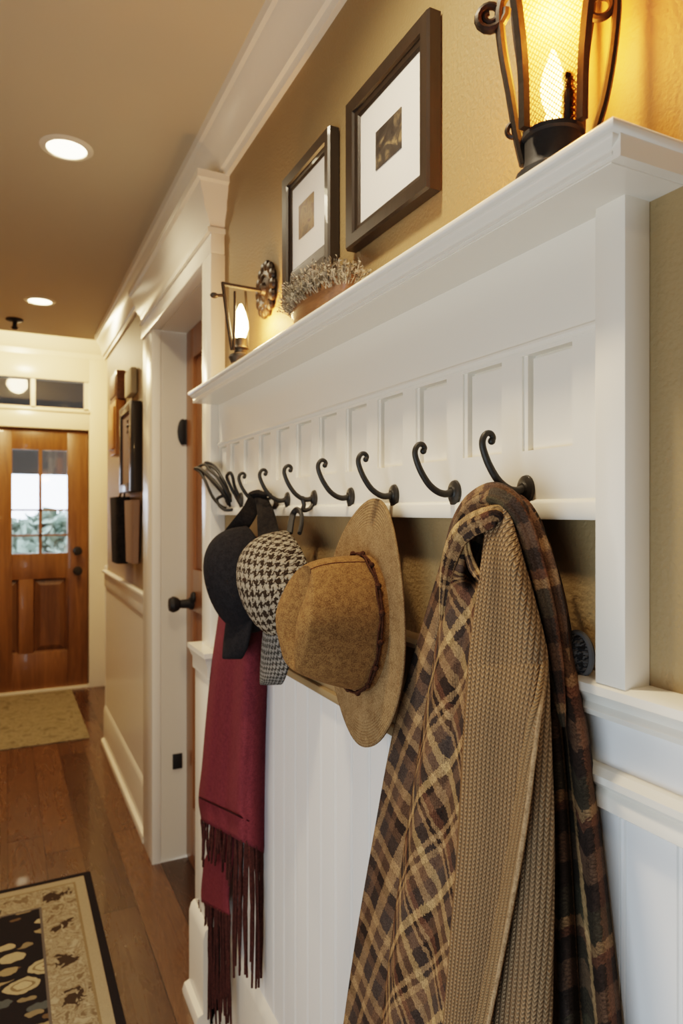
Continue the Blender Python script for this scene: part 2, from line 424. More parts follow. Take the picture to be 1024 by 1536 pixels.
def wrap_mould(bm, prof, y_near, y_far, base):
    """moulding round a wall ledge: prof = [(out, z)] ; front face at x=-(base+out), returns to the wall at both ends"""
    rows = []
    for o, z in prof:
        rows.append([bm.verts.new(c) for c in ((0, y_near-o, z), (-(base+o), y_near-o, z), (-(base+o), y_far+o, z), (0, y_far+o, z))])
    for a, b in zip(rows, rows[1:]):
        for k in range(3): bm.faces.new((a[k], a[k+1], b[k+1], b[k]))
    bm.faces.new(rows[0]); bm.faces.new(rows[-1][::-1])
    bmesh.ops.recalc_face_normals(bm, faces=bm.faces[:])

def wloc(o):
    l = Vector((0,0,0))
    while o is not None: l = l + o.location; o = o.parent
    return l
def obj(name, bm, mat, parent=None, smooth=True, local=False, label=None, auto=35, subsurf=0, solid=0):
    if parent is not None and not local:
        off = wloc(parent)
        for v in bm.verts: v.co -= off
    me = bpy.data.meshes.new(name); bm.to_mesh(me); bm.free()
    if smooth:
        me.polygons.foreach_set('use_smooth', [True]*len(me.polygons))
        try: me.set_sharp_from_angle(angle=math.radians(auto))
        except Exception: pass
    me.materials.append(M[mat] if isinstance(mat, str) else mat)
    o = bpy.data.objects.new(name, me); COL.objects.link(o)
    if parent is not None: o.parent = parent
    if label: o['label'] = label
    if solid:
        m = o.modifiers.new('solidify', 'SOLIDIFY'); m.thickness = solid; m.offset = 0
    if subsurf:
        m = o.modifiers.new('subsurf', 'SUBSURF'); m.levels = subsurf; m.render_levels = subsurf
    return o
def thing(name, label, cat, loc=(0,0,0), rotz=0, group=None):
    o = bpy.data.objects.new(name, None); COL.objects.link(o)
    o.location = loc; o.rotation_euler = (0,0,rotz); o.empty_display_size = 0.05
    o['label'] = label; o['category'] = cat
    if group: o['group'] = group
    return o
def tag(o, label, cat, group=None):
    o['label'] = label; o['category'] = cat
    if group: o['group'] = group
    return o
def struct(name, bm, mat, label=None, parent=None, smooth=True):
    o = obj(name, bm, mat, parent, smooth=smooth)
    if parent is None:
        o['kind'] = 'structure'; o['category'] = name.rstrip('0123456789_').split('_')[0]
        o['label'] = label or name
    elif label: o['label'] = label
    return o
def interp(tab, v):
    """Catmull interpolation of a table [(v,u)]"""
    if v <= tab[0][0]: return tab[0][1] + (v-tab[0][0])*(tab[1][1]-tab[0][1])/(tab[1][0]-tab[0][0])*0
    if v >= tab[-1][0]:
        return tab[-1][1] + (v-tab[-1][0])*(tab[-1][1]-tab[-2][1])/(tab[-1][0]-tab[-2][0])
    for i in range(len(tab)-1):
        if tab[i][0] <= v <= tab[i+1][0]: break
    x0, y0 = tab[i]; x1, y1 = tab[i+1]
    m0 = (y1-y0)/(x1-x0) if i == 0 else (y1-tab[i-1][1])/(x1-tab[i-1][0])
    m1 = (y1-y0)/(x1-x0) if i+2 >= len(tab) else (tab[i+2][1]-y0)/(tab[i+2][0]-x0)
    h = x1-x0; t = (v-x0)/h
    return (2*t**3-3*t*t+1)*y0+(t**3-2*t*t+t)*h*m0+(-2*t**3+3*t*t)*y1+(t**3-t*t)*h*m1

# ================================================================== SETTING
ZC, ZF = 2.44, 2.72               # hall ceiling, raised foyer ceiling
YD = 5.71                          # front wall
YE = 4.27                          # end of the near right wall
XL = -1.45                         # left wall
Y0, Y1 = 1.935, 2.72               # side door opening
ZO = 2.095
XF = 0.205                         # foyer right wall

bm = new(); box(bm, XL-.1, 1.2, -1.7, 6.2, -.05, 0); struct('floor', bm, 'floor', 'glossy brown wood plank floor of the hallway', smooth=False)
bm = new(); box(bm, XL-.1, .3, -1.7, 4.40, ZC, ZC+.06); struct('ceiling', bm, 'ceil', 'warm cream ceiling of the hallway', smooth=False)
bm = new(); box(bm, XL-.1, 1.2, 4.40, 6.0, ZF, ZF+.06); box(bm, XL-.1, 1.2, 4.40, 4.44, ZC, ZF); struct('ceiling_foyer', bm, 'ceil', 'raised ceiling over the front door', smooth=False)
bm = new()
box(bm, 0, .16, -1.7, Y0-.03, 0, ZC); box(bm, 0, .16, Y1+.03, YE, 0, ZC); box(bm, 0, .16, Y0-.03, Y1+.03, ZO+.03, ZC)
struct('wall_right', bm, 'wall', 'olive gold plaster wall carrying the coat rack', smooth=False)
bm = new(); box(bm, XF, XF+.12, YE-.05, YD+.1, 0, ZF); box(bm, .16, XF+.02, YE-.1, YE, 0, ZF); struct('wall_foyer', bm, 'wall', 'narrow gold wall beside the front door', smooth=False)
bm = new(); box(bm, XL-.1, XL, -1.7, 6.0, 0, ZF); struct('wall_left', bm, 'wall', 'left wall of hallway', smooth=False)
bm = new(); box(bm, XL-.1, .3, -1.8, -1.7, 0, ZF); struct('wall_back', bm, 'wall', 'back wall of hallway', smooth=False)

# front wall with door and transom openings
DXR = P(133, 800, y=YD).x; DXL = DXR-.77
ZD = P(70, 643, y=YD).z
TZ0, TZ1 = P(90, 612, y=YD).z, P(90, 571, y=YD).z
bm = new()
box(bm, XL, DXL-.02, YD, YD+.12, 0, ZF); box(bm, DXR+.02, XF+.1, YD, YD+.12, 0, ZF)
box(bm, DXL-.02, DXR+.02, YD, YD+.12, ZD+.03, TZ0-.02); box(bm, DXL-.02, DXR+.02, YD, YD+.12, TZ1+.02, ZF)
struct('wall_front', bm, 'wall', 'front wall around the entrance door', smooth=False)
# casing round front door
bm = new()
cx1 = P(165, 800, y=YD-.03).x
box(bm, DXR+.0, min(cx1, XF), YD-.03, YD+.0, 0, TZ1+.20, .003)
box(bm, DXL-.12, DXL, YD-.03, YD, 0, TZ1+.20, .003)
box(bm, DXL, DXR, YD-.03, YD+.02, TZ1+.0, TZ1+.20, .003)
box(bm, DXL, DXR, YD-.035, YD+.02, ZD, TZ0-.03, .003)
box(bm, DXL, DXR, YD-.05, YD+.02, TZ0-.035, TZ0-.015, .003)
box(bm, DXL-.02, DXR+.02, YD-.01, YD+.12, 0, .018); box(bm, DXR-.012, DXR+.02, YD+.062, YD+.12, 0, ZD+.03); box(bm, DXL-.02, DXL+.012, YD+.062, YD+.12, 0, ZD+.03); box(bm, DXL, DXR, YD+.062, YD+.12, ZD-.012, ZD+.03)
struct('trim_1', bm, 'trim', 'cream casing around the front door and transom')
bm = new(); zt = TZ1+.20
prism_x(bm, [(YD, zt-.02), (YD-.035, zt-.02), (YD-.04, zt+.02), (YD-.07, zt+.05), (YD-.10, zt+.13), (YD-.12, zt+.14), (YD-.12, zt+.165), (YD, zt+.165)], XL, XF)
struct('trim_2', bm, 'trim', 'cream crown moulding over the front door')
# transom window
win = thing('window_1', 'dark transom window of small panes above the front door', 'window', ((DXL+DXR)/2, YD, TZ0)); win['kind'] = 'structure'
bm = new()
px = [P(u, 590, y=YD).x for u in (126, 53, 46)]
box(bm, px[0], DXR+.0, YD-.01, YD+.05, TZ0-.02, TZ1+.01); box(bm, px[2], px[1], YD-.01, YD+.05, TZ0-.02, TZ1+.01)
xp = px[2]-(px[0]-px[1]); box(bm, DXL, xp, YD-.01, YD+.05, TZ0-.02, TZ1+.01)
box(bm, DXL, DXR, YD-.01, YD+.05, TZ0-.025, TZ0); box(bm, DXL, DXR, YD-.01, YD+.05, TZ1, TZ1+.025)
obj('window_frame', bm, 'trim', win, smooth=False)
for a, b in ((px[1], px[0]), (xp, px[2])):
    bm = new(); box(bm, a-.005, b+.005, YD+.02, YD+.026, TZ0-.003, TZ1+.003); obj('pane', bm, 'glass', win, smooth=False)
for ch in win.children:
    if ch.name.startswith('pane'): ch.data.materials[0] = M['tglass']

# front door
door = thing('door_1', 'brown panelled wooden front door with six small panes', 'door', ((DXL+DXR)/2, YD+.03, 0)); door['kind'] = 'structure'
yd = YD+.015
wx0, wx1 = P(18, 750, y=yd).x, P(101, 750, y=yd).x
wz0, wz1 = P(60, 830, y=yd).z, P(60, 675, y=yd).z
bm = new()
box(bm, DXL+.004, wx0, yd, yd+.045, .012, ZD-.006, .002); box(bm, wx1, DXR-.004, yd, yd+.045, .012, ZD-.006, .002)
box(bm, wx0, wx1, yd, yd+.045, wz1, ZD-.006, .002)
p1, p0 = P(100, 925, y=yd).x, P(50, 925, y=yd).x
q1 = P(28, 925, y=yd).x; q0 = q1-(p1-p0)
pz1, pz0 = P(70, 868, y=yd).z, P(70, 978, y=yd).z
box(bm, wx0, wx1, yd, yd+.045, pz1, wz0, .002); box(bm, wx0, wx1, yd, yd+.045, .012, pz0, .002)
box(bm, q1, p0, yd-.001, yd+.045, pz0, pz1, .002); box(bm, p1, wx1+.01, yd, yd+.045, pz0, pz1, .002); box(bm, DXL+.004, q0, yd, yd+.045, pz0, pz1, .002)
obj('door_frame', bm, 'door', door)
for a, b in ((p0, p1), (q0, q1)):
    bm = new()
    r1 = [(a, pz0), (b, pz0), (b, pz1), (a, pz1)]; ins = [.0, .012, .05]; ys = [yd+.004, yd+.022, yd+.008]
    prev = None
    for i, yy in zip(ins, ys):
        cur = [bm.verts.new((x+(i if k in (0,3) else -i), yy, z+(i if k in (0,1) else -i))) for k, (x, z) in enumerate(r1)]
        if prev:
            for k in range(4): bm.faces.new((prev[k], prev[(k+1)%4], cur[(k+1)%4], cur[k]))
        prev = cur
    bm.faces.new(prev); bmesh.ops.recalc_face_normals(bm, faces=bm.faces[:])
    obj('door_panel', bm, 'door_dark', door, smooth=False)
bm = new(); mx = P(60.5, 750, y=yd).x
box(bm, mx-.012, mx+.012, yd+.004, yd+.035, wz0, wz1)
for vv in (765, 803): 
    zz = P(60, vv, y=yd).z; box(bm, wx0, wx1, yd+.004, yd+.035, zz-.008, zz+.008)
obj('muntin', bm, 'door', door, smooth=False)
zz = [wz0, P(60, 803, y=yd).z, P(60, 765, y=yd).z, wz1]
for i in range(3):
    for a, b in ((wx0, mx), (mx, wx1)):
        bm = new(); box(bm, a, b, yd+.018, yd+.022, zz[i], zz[i+1]); obj('pane', bm, 'glass', door, smooth=False)
for vv in (826, 856):
    p = P(116, vv, y=yd); bm = new()
    lathe(bm, [(0.0,0), (.034,0), (.034,.008), (.014,.012), (.012,.03), (.026,.038), (.032,.05), (.026,.062), (0,.066)], 18, Matrix.Translation(p) @ Matrix.Rotation(PI/2, 4, 'X'))
    obj('door_knob' if vv > 840 else 'deadbolt', bm, 'black', door)

# side door: casing, header, jamb
CAS = .042
bm = new()
box(bm, -CAS, 0, 1.843, Y0, 0, ZO, .003); box(bm, -CAS+.008, -.001, Y1-.004, Y1+.19, 0, ZO, .002); box(bm, -CAS, -.001, 1.843, Y1+.19, ZO, 2.165, .003)
struct('trim_3', bm, 'trim', 'white casing around the side doorway')
bm = new()
wrap_mould(bm, [(0, 2.15), (.008, 2.152), (.008, 2.166), (0, 2.17), (.004, 2.19), (.02, 2.215), (.022, 2.235), (.034, 2.262), (.036, 2.275), (.046, 2.28), (.046, 2.30), (.0, 2.30)], 1.85, Y1+.18, .042)
struct('trim_4', bm, 'trim', 'white cornice header above the side doorway')
bm = new()
box(bm, -.001, .16, Y1, Y1+.03, 0, ZO+.03); box(bm, -.001, .16, Y0-.03, Y0-.0005, 0, ZO+.03); box(bm, -.001, .16, Y0, Y1, ZO-.001, ZO+.03)
struct('trim_5', bm, 'jamb', 'pale deep jamb of the side doorway', smooth=False)
sd = thing('door_2', 'brown wooden side door closed in its deep white jamb', 'door', (.12, (Y0+Y1)/2, 0)); sd['kind'] = 'structure'
bm = new()
xd = .100; 
for (a, b, c, d) in ((Y0+.004, Y0+.11, .01, ZO-.004), (Y1-.11, Y1-.006, .01, ZO-.004), (Y0+.11, Y1-.11, .01, .24), (Y0+.11, Y1-.11, 1.0, 1.16), (Y0+.11, Y1-.11, ZO-.12, ZO-.004)):
    box(bm, xd, xd+.04, a, b, c, d, .002)
obj('door_frame', bm, 'sidedoor', sd)
for c, d in ((.24, 1.0), (1.16, ZO-.12)):
    bm = new(); box(bm, xd+.012, xd+.03, Y0+.11, Y1-.11, c, d, .004); obj('door_panel', bm, 'sidedoor', sd)
kp = P(289, 905, x=xd)
bm = new(); lathe(bm, [(0,0), (.024,0), (.024,.012), (.018,.016), (.016,.05), (.022,.054), (.028,.064), (.031,.076), (.024,.09), (0,.094)], 18, Matrix.Translation(kp) @ Matrix.Rotation(-PI/2, 4, 'Y')); sphere(bm, (xd-.005, kp.y-.03, kp.z+.028), .02, .6)
obj('door_knob', bm, 'black', sd)
for u, v, hh in ((272, 648, .068), (264, 1142, .030)):
    p = P(u, v, y=Y1-.002); bm = new()
    if v < 800:
        lathe(bm, [(0,0), (.018,0), (.022,.003), (.016,.008), (0,.01)], 16, Matrix.Translation(p+Vector((.005,0,0))) @ Matrix.Diagonal((1,1,2.4,1)) @ Matrix.Rotation(PI/2, 4, 'X'))
        tube(bm, [(p.x+.02, p.y-.006, p.z-.05), (p.x+.02, p.y-.006, p.z+.05)], .007)
    else: box(bm, p.x-.014, p.x+.024, p.y-.004, p.y+.002, p.z-hh, p.z+hh, .002)
    obj('hinge', bm, 'black', sd)

# crown moulding along the right wall
bm = new(); zw = 2.297
prism_y(bm, [(0, zw), (-.012, zw), (-.014, zw+.018), (-.022, zw+.022), (-.026, zw+.05), (-.040, zw+.085), (-.052, zw+.105), (-.055, zw+.115), (-.064, zw+.12), (-.066, ZC), (0, ZC)], -1.7, YE+.06)
struct('trim_6', bm, 'trim', 'white crown moulding where the right wall meets the ceiling')

# wainscot under the rack: grooved beadboard
def bead_profile(y0, y1, xs, sp=.0635, off=0):
    pts = [(xs, y0)]; y = y0+sp/2+off
    while y < y1-.01:
        for dy, dx in ((-.0045, 0), (-.003, .0045), (-.0015, 0), (.0015, -.0005), (.003, .0045), (.0045, 0)): pts.append((xs+dx, y+dy))
        y += sp
    pts.append((xs, y1)); return pts
def beadboard(bm, y0, y1, z0, z1, xs, sp=.0635, off=0):
    pr = bead_profile(y0, y1, xs, sp, off)
    a = [bm.verts.new((x, y, z0)) for x, y in pr]; b = [bm.verts.new((x, y, z1)) for x, y in pr]
    for i in range(len(pr)-1): bm.faces.new((a[i], b[i], b[i+1], a[i+1]))
    box(bm, xs+.004, -.0005, y0, y1, z0, z1)
YP1 = P(958, 700, x=-.001).y              # near side of the right-hand post
bm = new(); beadboard(bm, .57, 1.84, .01, 1.052, -.014); struct('wall_beadboard', bm, 'bead', 'white grooved beadboard wainscot below the coat rack', smooth=False)
bm = new(); box(bm, -.016, 0, .56, 1.84, 1.045, 1.192, .002); box(bm, -.026, 0, .56, 1.84, 1.04, 1.055, .003); prism_y(bm, [(0,1.20), (-.03,1.20), (-.034,1.194), (-.03,1.187), (-.018,1.182), (0,1.18)], .56, 1.84)
struct('trim_7', bm, 'taupeboard', 'flat painted board capping the beadboard behind the hats')
# near right wainscot
bm = new(); beadboard(bm, -.9, .57, .01, 1.09, -.014, .0635, .006); struct('wall_beadboard_right', bm, 'bead', 'pale beadboard below the two rails at right', smooth=False)
zr = 1.215
bm = new(); prism_y(bm, [(0, zr), (-.030, zr), (-.036, zr-.004), (-.037, zr-.012), (-.030, zr-.018), (-.027, zr-.024), (-.031, zr-.030), (-.028, zr-.036), (-.014, zr-.038), (0, zr-.038)], -.9, .60)
struct('trim_8', bm, 'trim', 'upper white chair rail right of the scarves')
bm = new(); box(bm, -.012, 0, -.9, .60, 1.10, zr-.03); struct('trim_9', bm, 'bead', 'smooth pale panel between the two rails', smooth=False)
z2 = 1.128
bm = new(); prism_y(bm, [(0, z2), (-.022, z2), (-.030, z2-.006), (-.030, z2-.013), (-.022, z2-.020), (-.026, z2-.026), (-.026, z2-.038), (-.016, z2-.044), (0, z2-.044)], -.9, .58)
struct('trim_10', bm, 'trim', 'lower white moulded rail right of the scarves')
# plinth at the foot of the near casing leg
bm = new(); box(bm, -.058, 0, 1.80, 1.95, .0, .95, .002); struct('trim_11', bm, 'trim', 'white plinth panel below the left end rail')
bm = new(); wrap_mould(bm, [(0,.932), (.006,.934), (.006,.965), (.010,.972), (.014,.985), (.018,.99), (.018,1.003), (0,1.003)], 1.80, 1.95, .058)
struct('trim_12', bm, 'trim', 'short chair rail end beside the burgundy scarf')
bm = new()
for a, b, xx in ((.60, 1.80, -.012), (1.80, 1.955, -.058)):
    prism_y(bm, [(0,0), (xx-.034,0), (xx-.036,.012), (xx-.030,.03), (xx-.016,.036), (xx-.016,.235), (xx-.010,.255), (xx-.002,.262), (0,.262)], a, b)
struct('baseboard_right', bm, 'trim', 'white baseboard under the coat rack wall')
# far wainscot
bm = new(); ya, yb = Y1+.19, YE
box(bm, -.010, 0, ya, yb, .2, 1.0); struct('trim_13', bm, 'trim', 'plain cream wainscot panel beyond the side door', smooth=False)
bm = new(); box(bm, -.018, 0, ya, yb, .94, 1.02, .002); box(bm, -.03, 0, ya, yb+.01, 1.02, 1.035, .003); struct('trim_14', bm, 'trim', 'cream rail on the far wainscot')
bm = new(); prism_y(bm, [(0,0), (-.036,0), (-.038,.012), (-.034,.028), (-.020,.034), (-.020,.20), (-.014,.225), (-.006,.236), (0,.236)], ya, yb+.012)
struct('baseboard_far', bm, 'trim', 'cream baseboard beyond the side doorway')
bm = new(); box(bm, -.012, .17, YE-.004, YE+.02, 0, 1.06, .002); box(bm, XF-.02, XF, YE, YD-.03, 0, 1.0); struct('trim_15', bm, 'trim', 'cream corner board at the end of the far wainscot')
bm = new(); p = P(165, 958, y=YD-.035); box(bm, p.x-.012, p.x+.012, YD-.04, YD-.03, p.z-.05, p.z+.05); tag(obj('strike_plate', bm, 'bronze', smooth=False), 'small dark strike plate on the cream front door casing', 'plate')

# porch outside the door
bm = new(); box(bm, -4, 4, YD+.3, 16, -.15, -.1); struct('ground', bm, 'lawn', 'ground outside the front door', smooth=False)
bm = new(); box(bm, -3, 3, YD+.13, YD+1.9, 2.78, 2.84); box(bm, -3, 3, YD+1.8, YD+1.9, 1.76, 2.80); struct('ceiling_porch', bm, 'porch', 'dark porch roof outside the front door', smooth=False)
def blob(bm, c, r, n=90):
    for _ in range(n):
        d = Vector((random.gauss(0,1), random.gauss(0,1), random.gauss(0,1))).normalized()*r*random.uniform(.75,1)
        q = Vector(c)+d
        if q.z < .02: q.z = .02+random.random()*.1
        s = random.uniform(.08,.16)
        a, b = Vector((random.uniform(-1,1), random.uniform(-1,1), random.uniform(-1,1)))*s, Vector((random.uniform(-1,1), random.uniform(-1,1), random.uniform(-1,1)))*s
        bm.faces.new([bm.verts.new(q+k) for k in (a, b, -a, -b)])
for i, (xx, yy, r) in enumerate(((-.62, 9.3, .40), (.02, 10.5, .46), (.62, 9.3, .42))):
    bm = new(); blob(bm, (xx, yy, .92), r, 420); sphere(bm, (xx, yy, .90), r*.72); tube(bm, [(xx, yy, -.1), (xx, yy, .5)], .05, 8)
    tag(obj('shrub', bm, 'shrub', smooth=False), 'pale green shrub seen through the lower panes of the front door', 'shrub', 'shrubs outside the front door')

# ================================================================== RUGS
rx1 = P(135, 1306, z=.008).x; ry1 = P(135, 1306, z=.008).y
bm = new(); box(bm, rx1-.80, rx1, .3, ry1, 0, .008, .002)
tag(obj('area_rug', bm, rug_near(rx1-.80, rx1, ry1), smooth=False), 'patterned dark oriental runner rug with cream floral border, nearest rug', 'rug')
fx1 = P(135, 1106, z=.008).x; fy0 = P(135, 1106, z=.008).y
bm = new(); box(bm, fx1-.95, fx1, fy0, YD-.04, 0, .008, .002)
tag(obj('door_mat_rug', bm, rug_far(), smooth=False), 'plain tan rug lying in front of the wooden front door', 'rug')

# ================================================================== COAT RACK
BX = -.020                        # face of the boards
YA = P(890, 640, x=BX).y           # near end of panel board
YB = 1.842
rack = thing('coat_rack', 'long white panelled wall coat rack with moulded shelf and dark hooks', 'coat rack', (0, 1.15, 1.37))
zs = 1.706; zu = 1.676
bm = new(); box(bm, -.092, -.0005, .405, YB, zu, zs-.001); obj('shelf_board', bm, 'trim', rack, smooth=False)
bm = new()
wrap_mould(bm, [(0, zu-.001), (.0, zu+.003), (.003, zu+.004), (.003, zu+.007), (.001, zu+.009), (.004, zu+.012), (.008, zu+.015), (.0095, zu+.017), (.0095, zu+.0185), (.0125, zu+.020), (.0145, zu+.023), (.0145, zu+.026), (.0125, zu+.029), (.009, zs+.0005), (0, zs+.0005)], .416, YB-.012, .090)
obj('crown_moulding', bm, 'trim', rack, auto=50)
z_fr = 1.566
bm = new(); box(bm, BX, -.0005, YA-.012, YB, z_fr, zu); obj('frieze_board', bm, 'trim', rack, smooth=False)
bm = new(); prism_y(bm, [(-.0005, z_fr+.004), (BX-.004, z_fr+.004), (BX-.0045, z_fr+.001), (BX-.003, z_fr-.002), (BX, z_fr-.004), (-.0005, z_fr-.004)], YA-.012, YB); obj('frieze_bead', bm, 'trim', rack)
# panelled band
zp1 = P(858, 512, x=BX).z; zp0 = P(858, 668, x=BX).z; zb = 1.372
bm = new()
box(bm, BX, -.0005, YA-.012, YB, zp1, z_fr-.004); box(bm, BX, -.0005, YA-.012, YB, zb, zp0)
st = []; y = P(858, 600, x=BX).y; y0p = y
box(bm, BX, -.0005, YA-.012, y, zp0, zp1)
per, rw = .1125, .077
cells = []
while y < YB-.05:
    e = min(y+rw, YB); cells.append((y, e)); nx = min(y+per, YB)
    if e < nx: box(bm, BX, -.0005, e, nx, zp0, zp1)
    y += per
obj('panel_board', bm, 'trim', rack, smooth=False)
bm = new()
box(bm, -.006, -.0005, YA+.01, YB, zp0-.01, zp1+.01)
for a, b in cells:                # raised inner field next to a narrow channel
    box(bm, -.0135, -.0005, a, b-.0115, zp0, zp1-.0045); box(bm, -.0170, -.0005, b-.0065, b, zp0, zp1)
obj('recessed_panel', bm, 'trim', rack, smooth=False)
bm = new(); prism_y(bm, [(-.0005, zb), (BX-.004, zb), (BX-.005, zb+.003), (BX-.005, zb+.017), (BX-.003, zb+.020), (BX, zb+.022), (-.0005, zb+.022)], YA-.012, YB); obj('bottom_bead', bm, 'trim', rack)
PXF = -.034
ypa, ypb = P(937, 640, x=PXF).y, P(892, 640, x=PXF).y
bm = new(); box(bm, PXF, -.0005, ypa, ypb, zr-.001, zu, .0012); obj('end_post', bm, 'trim', rack)
# hooks
def hook_path():
    c = [(0,0), (-.010,-.002), (-.022,.001), (-.035,.010), (-.047,.026), (-.0545,.042), (-.056,.052), (-.052,.0595), (-.0455,.061), (-.0415,.0565), (-.0435,.0525)]
    return spline([(x, 0, z) for x, z in c], 5)
ang = 0.0
hooks = []
def make_hook():
    bm = new(); pts = hook_path(); n = len(pts)
    tube(bm, [p+Vector((-.006,0,0)) for p in pts], [.0050-.0016*min(1, i/(n*.75)) for i in range(n)], 12)
    sphere(bm, pts[-1]+Vector((-.006,0,0)), .0043)
    h = obj('hook', bm, 'iron', rack, local=True)
    bm = new()
    lathe(bm, [(0,.0075), (.006,.0072), (.0075,.0055), (.010,.005), (.0128,.0035), (.0135,.001), (.0135,0)], 24, Matrix.Rotation(-PI/2, 4, 'Y') @ Matrix.Diagonal((1.22,1,1,1)))
    lathe(bm, [(0,.005), (.007,.004), (.009,.001), (.009,0)], 18, Matrix.Translation((0,0,-.0115)) @ Matrix.Rotation(-PI/2, 4, 'Y'))
    obj('back_plate', bm, 'iron', h, local=True)
    return h
h0 = make_hook()
plate0 = h0.children[0]
hu = [(790,733), (683,739), (592,741), (527,743), (472,746), (432,748), (398,750)]
rl = rack.location
hookpos = []
for i, (u, v) in enumerate(hu):
    p = P(u, v, x=BX); p.z = 1.4055; hookpos.append(p)
    if i == 0: h = h0
    else:
        h = h0.copy(); COL.objects.link(h); h.parent = rack
        b = plate0.copy(); COL.objects.link(b); b.parent = h
    h.location = Vector((BX-.0005, p.y, p.z)) - rl
    hooks.append(h)
def prong(h, L=.034):
    bm = new(); tube(bm, spline([(-.002,0,-.010), (-.012,0,-.020), (-.024,0,-.022), (-L,0,-.012), (-L-.003,0,-.002)], 4), .0042, 10); sphere(bm, (-L-.003,0,0), .0052)
    obj('lower_prong', bm, 'iron', h, local=True)
prong(hooks[0]); prong(hooks[4], .022)

# bunch of looped wire at the far end of the rack
wb = thing('wire_hook_bunch', 'bunch of dark looped iron wires fixed at the far end of the rack', 'hooks', P(345, 755, x=BX))
Xw = -.055
def wpath(pix, xs):
    return [P(u, v, x=x) for (u, v), x in zip(pix, xs)]
loops = [
 ([(346,760),(335,742),(318,722),(303,707),(296,703),(305,697),(322,703),(336,722),(345,745)], [-.02,-.03,-.04,-.05,-.055,-.05,-.045,-.04,-.022]),
 ([(345,758),(338,738),(330,712),(320,698),(308,694),(312,702),(326,716),(338,735),(346,752)], [-.02,-.028,-.034,-.04,-.05,-.052,-.05,-.04,-.022]),
 ([(342,764),(330,758),(318,744),(308,722),(300,708),(292,703),(300,703),(315,715),(332,735),(344,756)], [-.02,-.035,-.05,-.058,-.06,-.064,-.06,-.056,-.05,-.022]),
 ([(352,764),(338,765),(328,757),(326,748),(336,744),(346,750)], [-.02,-.04,-.05,-.05,-.04,-.022]),
 ([(362,760),(352,742),(344,726),(340,715),(345,709),(349,716),(352,730),(360,748)], [-.02,-.03,-.042,-.05,-.05,-.046,-.035,-.02]),
]
for pix, xs in loops:
    bm = new(); tube(bm, spline(wpath(pix, xs), 6), .0042, 9); obj('wire_loop', bm, 'black', wb)
for (u, v, s) in ((343, 748, .014), (362, 750, .013)):
    p = P(u, v, x=BX-.002); bm = new()
    lathe(bm, [(0,.010), (.006,.009), (.009,.006), (.012,.004), (.013,0)], 16, Matrix.Translation(p) @ Matrix.Rotation(-PI/2, 4, 'Y') @ Matrix.Diagonal((1.5,1,1,1)))
    obj('back_plate', bm, 'iron', wb)

# ================================================================== PICTURES
def picture(name, label, ya, yb, z0, z1, fw, mw, artm, thick=.03, off=.003, artr=None, fwb=None):
    fwb = fwb or fw; kb = fwb/fw
    t = thing(name, label, 'picture', (0, (ya+yb)/2, z0), group=None)
    xf = -off-thick
    bm = new()
    prof = [(0, -off), (0, xf+.004), (.003, xf), (fw*.62, xf+.002), (fw*.68, xf+.006), (fw*.9, xf+.008), (fw, xf+.011), (fw, -off)]
    cs = [(ya, z0, 1, 1), (yb, z0, -1, 1), (yb, z1, -1, -1), (ya, z1, 1, -1)]
    V = [[bm.verts.new((x, cy+sy*i, cz+sz*i*(kb if sz > 0 else 1))) for (i, x) in prof] for (cy, cz, sy, sz) in cs]
    n = len(prof)
    for k in range(4):
        a, b = V[k], V[(k+1)%4]
        for j in range(n): bm.faces.new((a[j], a[(j+1)%n], b[(j+1)%n], b[j]))
    bmesh.ops.recalc_face_normals(bm, faces=bm.faces[:])
    obj('frame', bm, 'frame', t, auto=25)
    bm = new(); box(bm, xf+.012, xf+.015, ya+fw-.002, yb-fw+.002, z0+fwb-.002, z1-fw+.002); obj('mat_board', bm, 'mat', t, smooth=False)
    a, b, c, d = artr
    bm = new(); box(bm, xf+.0105, xf+.012, a, b, c, d); obj('print', bm, artm, t, smooth=False)
    bm = new(); box(bm, xf+.0085, xf+.0095, ya+fw-.002, yb-fw+.002, z0+fwb-.002, z1-fw+.002); obj('glass', bm, 'pglass', t, smooth=False)
    return t
M['pglass'] = glass_mat('picture_glass', (1,1,1,1), 0.012, .25)
xf = -.025
def yz(u, v, x=xf): p = P(u, v, x=x); return p.y, p.z
y1_, _ = yz(517, 280); y0_, _ = yz(641, 100)
z1_ = .15*yz(517,185)[1]+.85*yz(641,3)[1]; z0_ = .5*(yz(517,374)[1]+yz(641,284)[1])
ar = (yz(599,200,-.017)[0], yz(561,200,-.017)[0], .5*(yz(561,252,-.017)[1]+yz(599,224,-.017)[1]), .5*(yz(561,195,-.017)[1]+yz(599,163,-.017)[1]))
picture('picture_frame', 'larger dark wooden picture frame with dark print, right one above the shelf', y0_, y1_, z0_, z1_, .036, .05, 'art1', artr=ar, thick=.022)
y1_, _ = yz(422, 360); y0_, _ = yz(492, 330)
z1_ = .5*(yz(422,268)[1]+yz(492,190)[1]); z0_ = yz(422,466)[1]
ar = (yz(468,320,-.017)[0], yz(446,320,-.017)[0], .5*(yz(446,358,-.017)[1]+yz(468,340,-.017)[1]), .5*(yz(446,306,-.017)[1]+yz(468,290,-.017)[1]))
picture('picture_frame', 'smaller dark picture frame with brown print behind the dried plant', y0_, y1_, z0_, z1_, .034, .05, 'art2', artr=ar, thick=.022, fwb=.075)

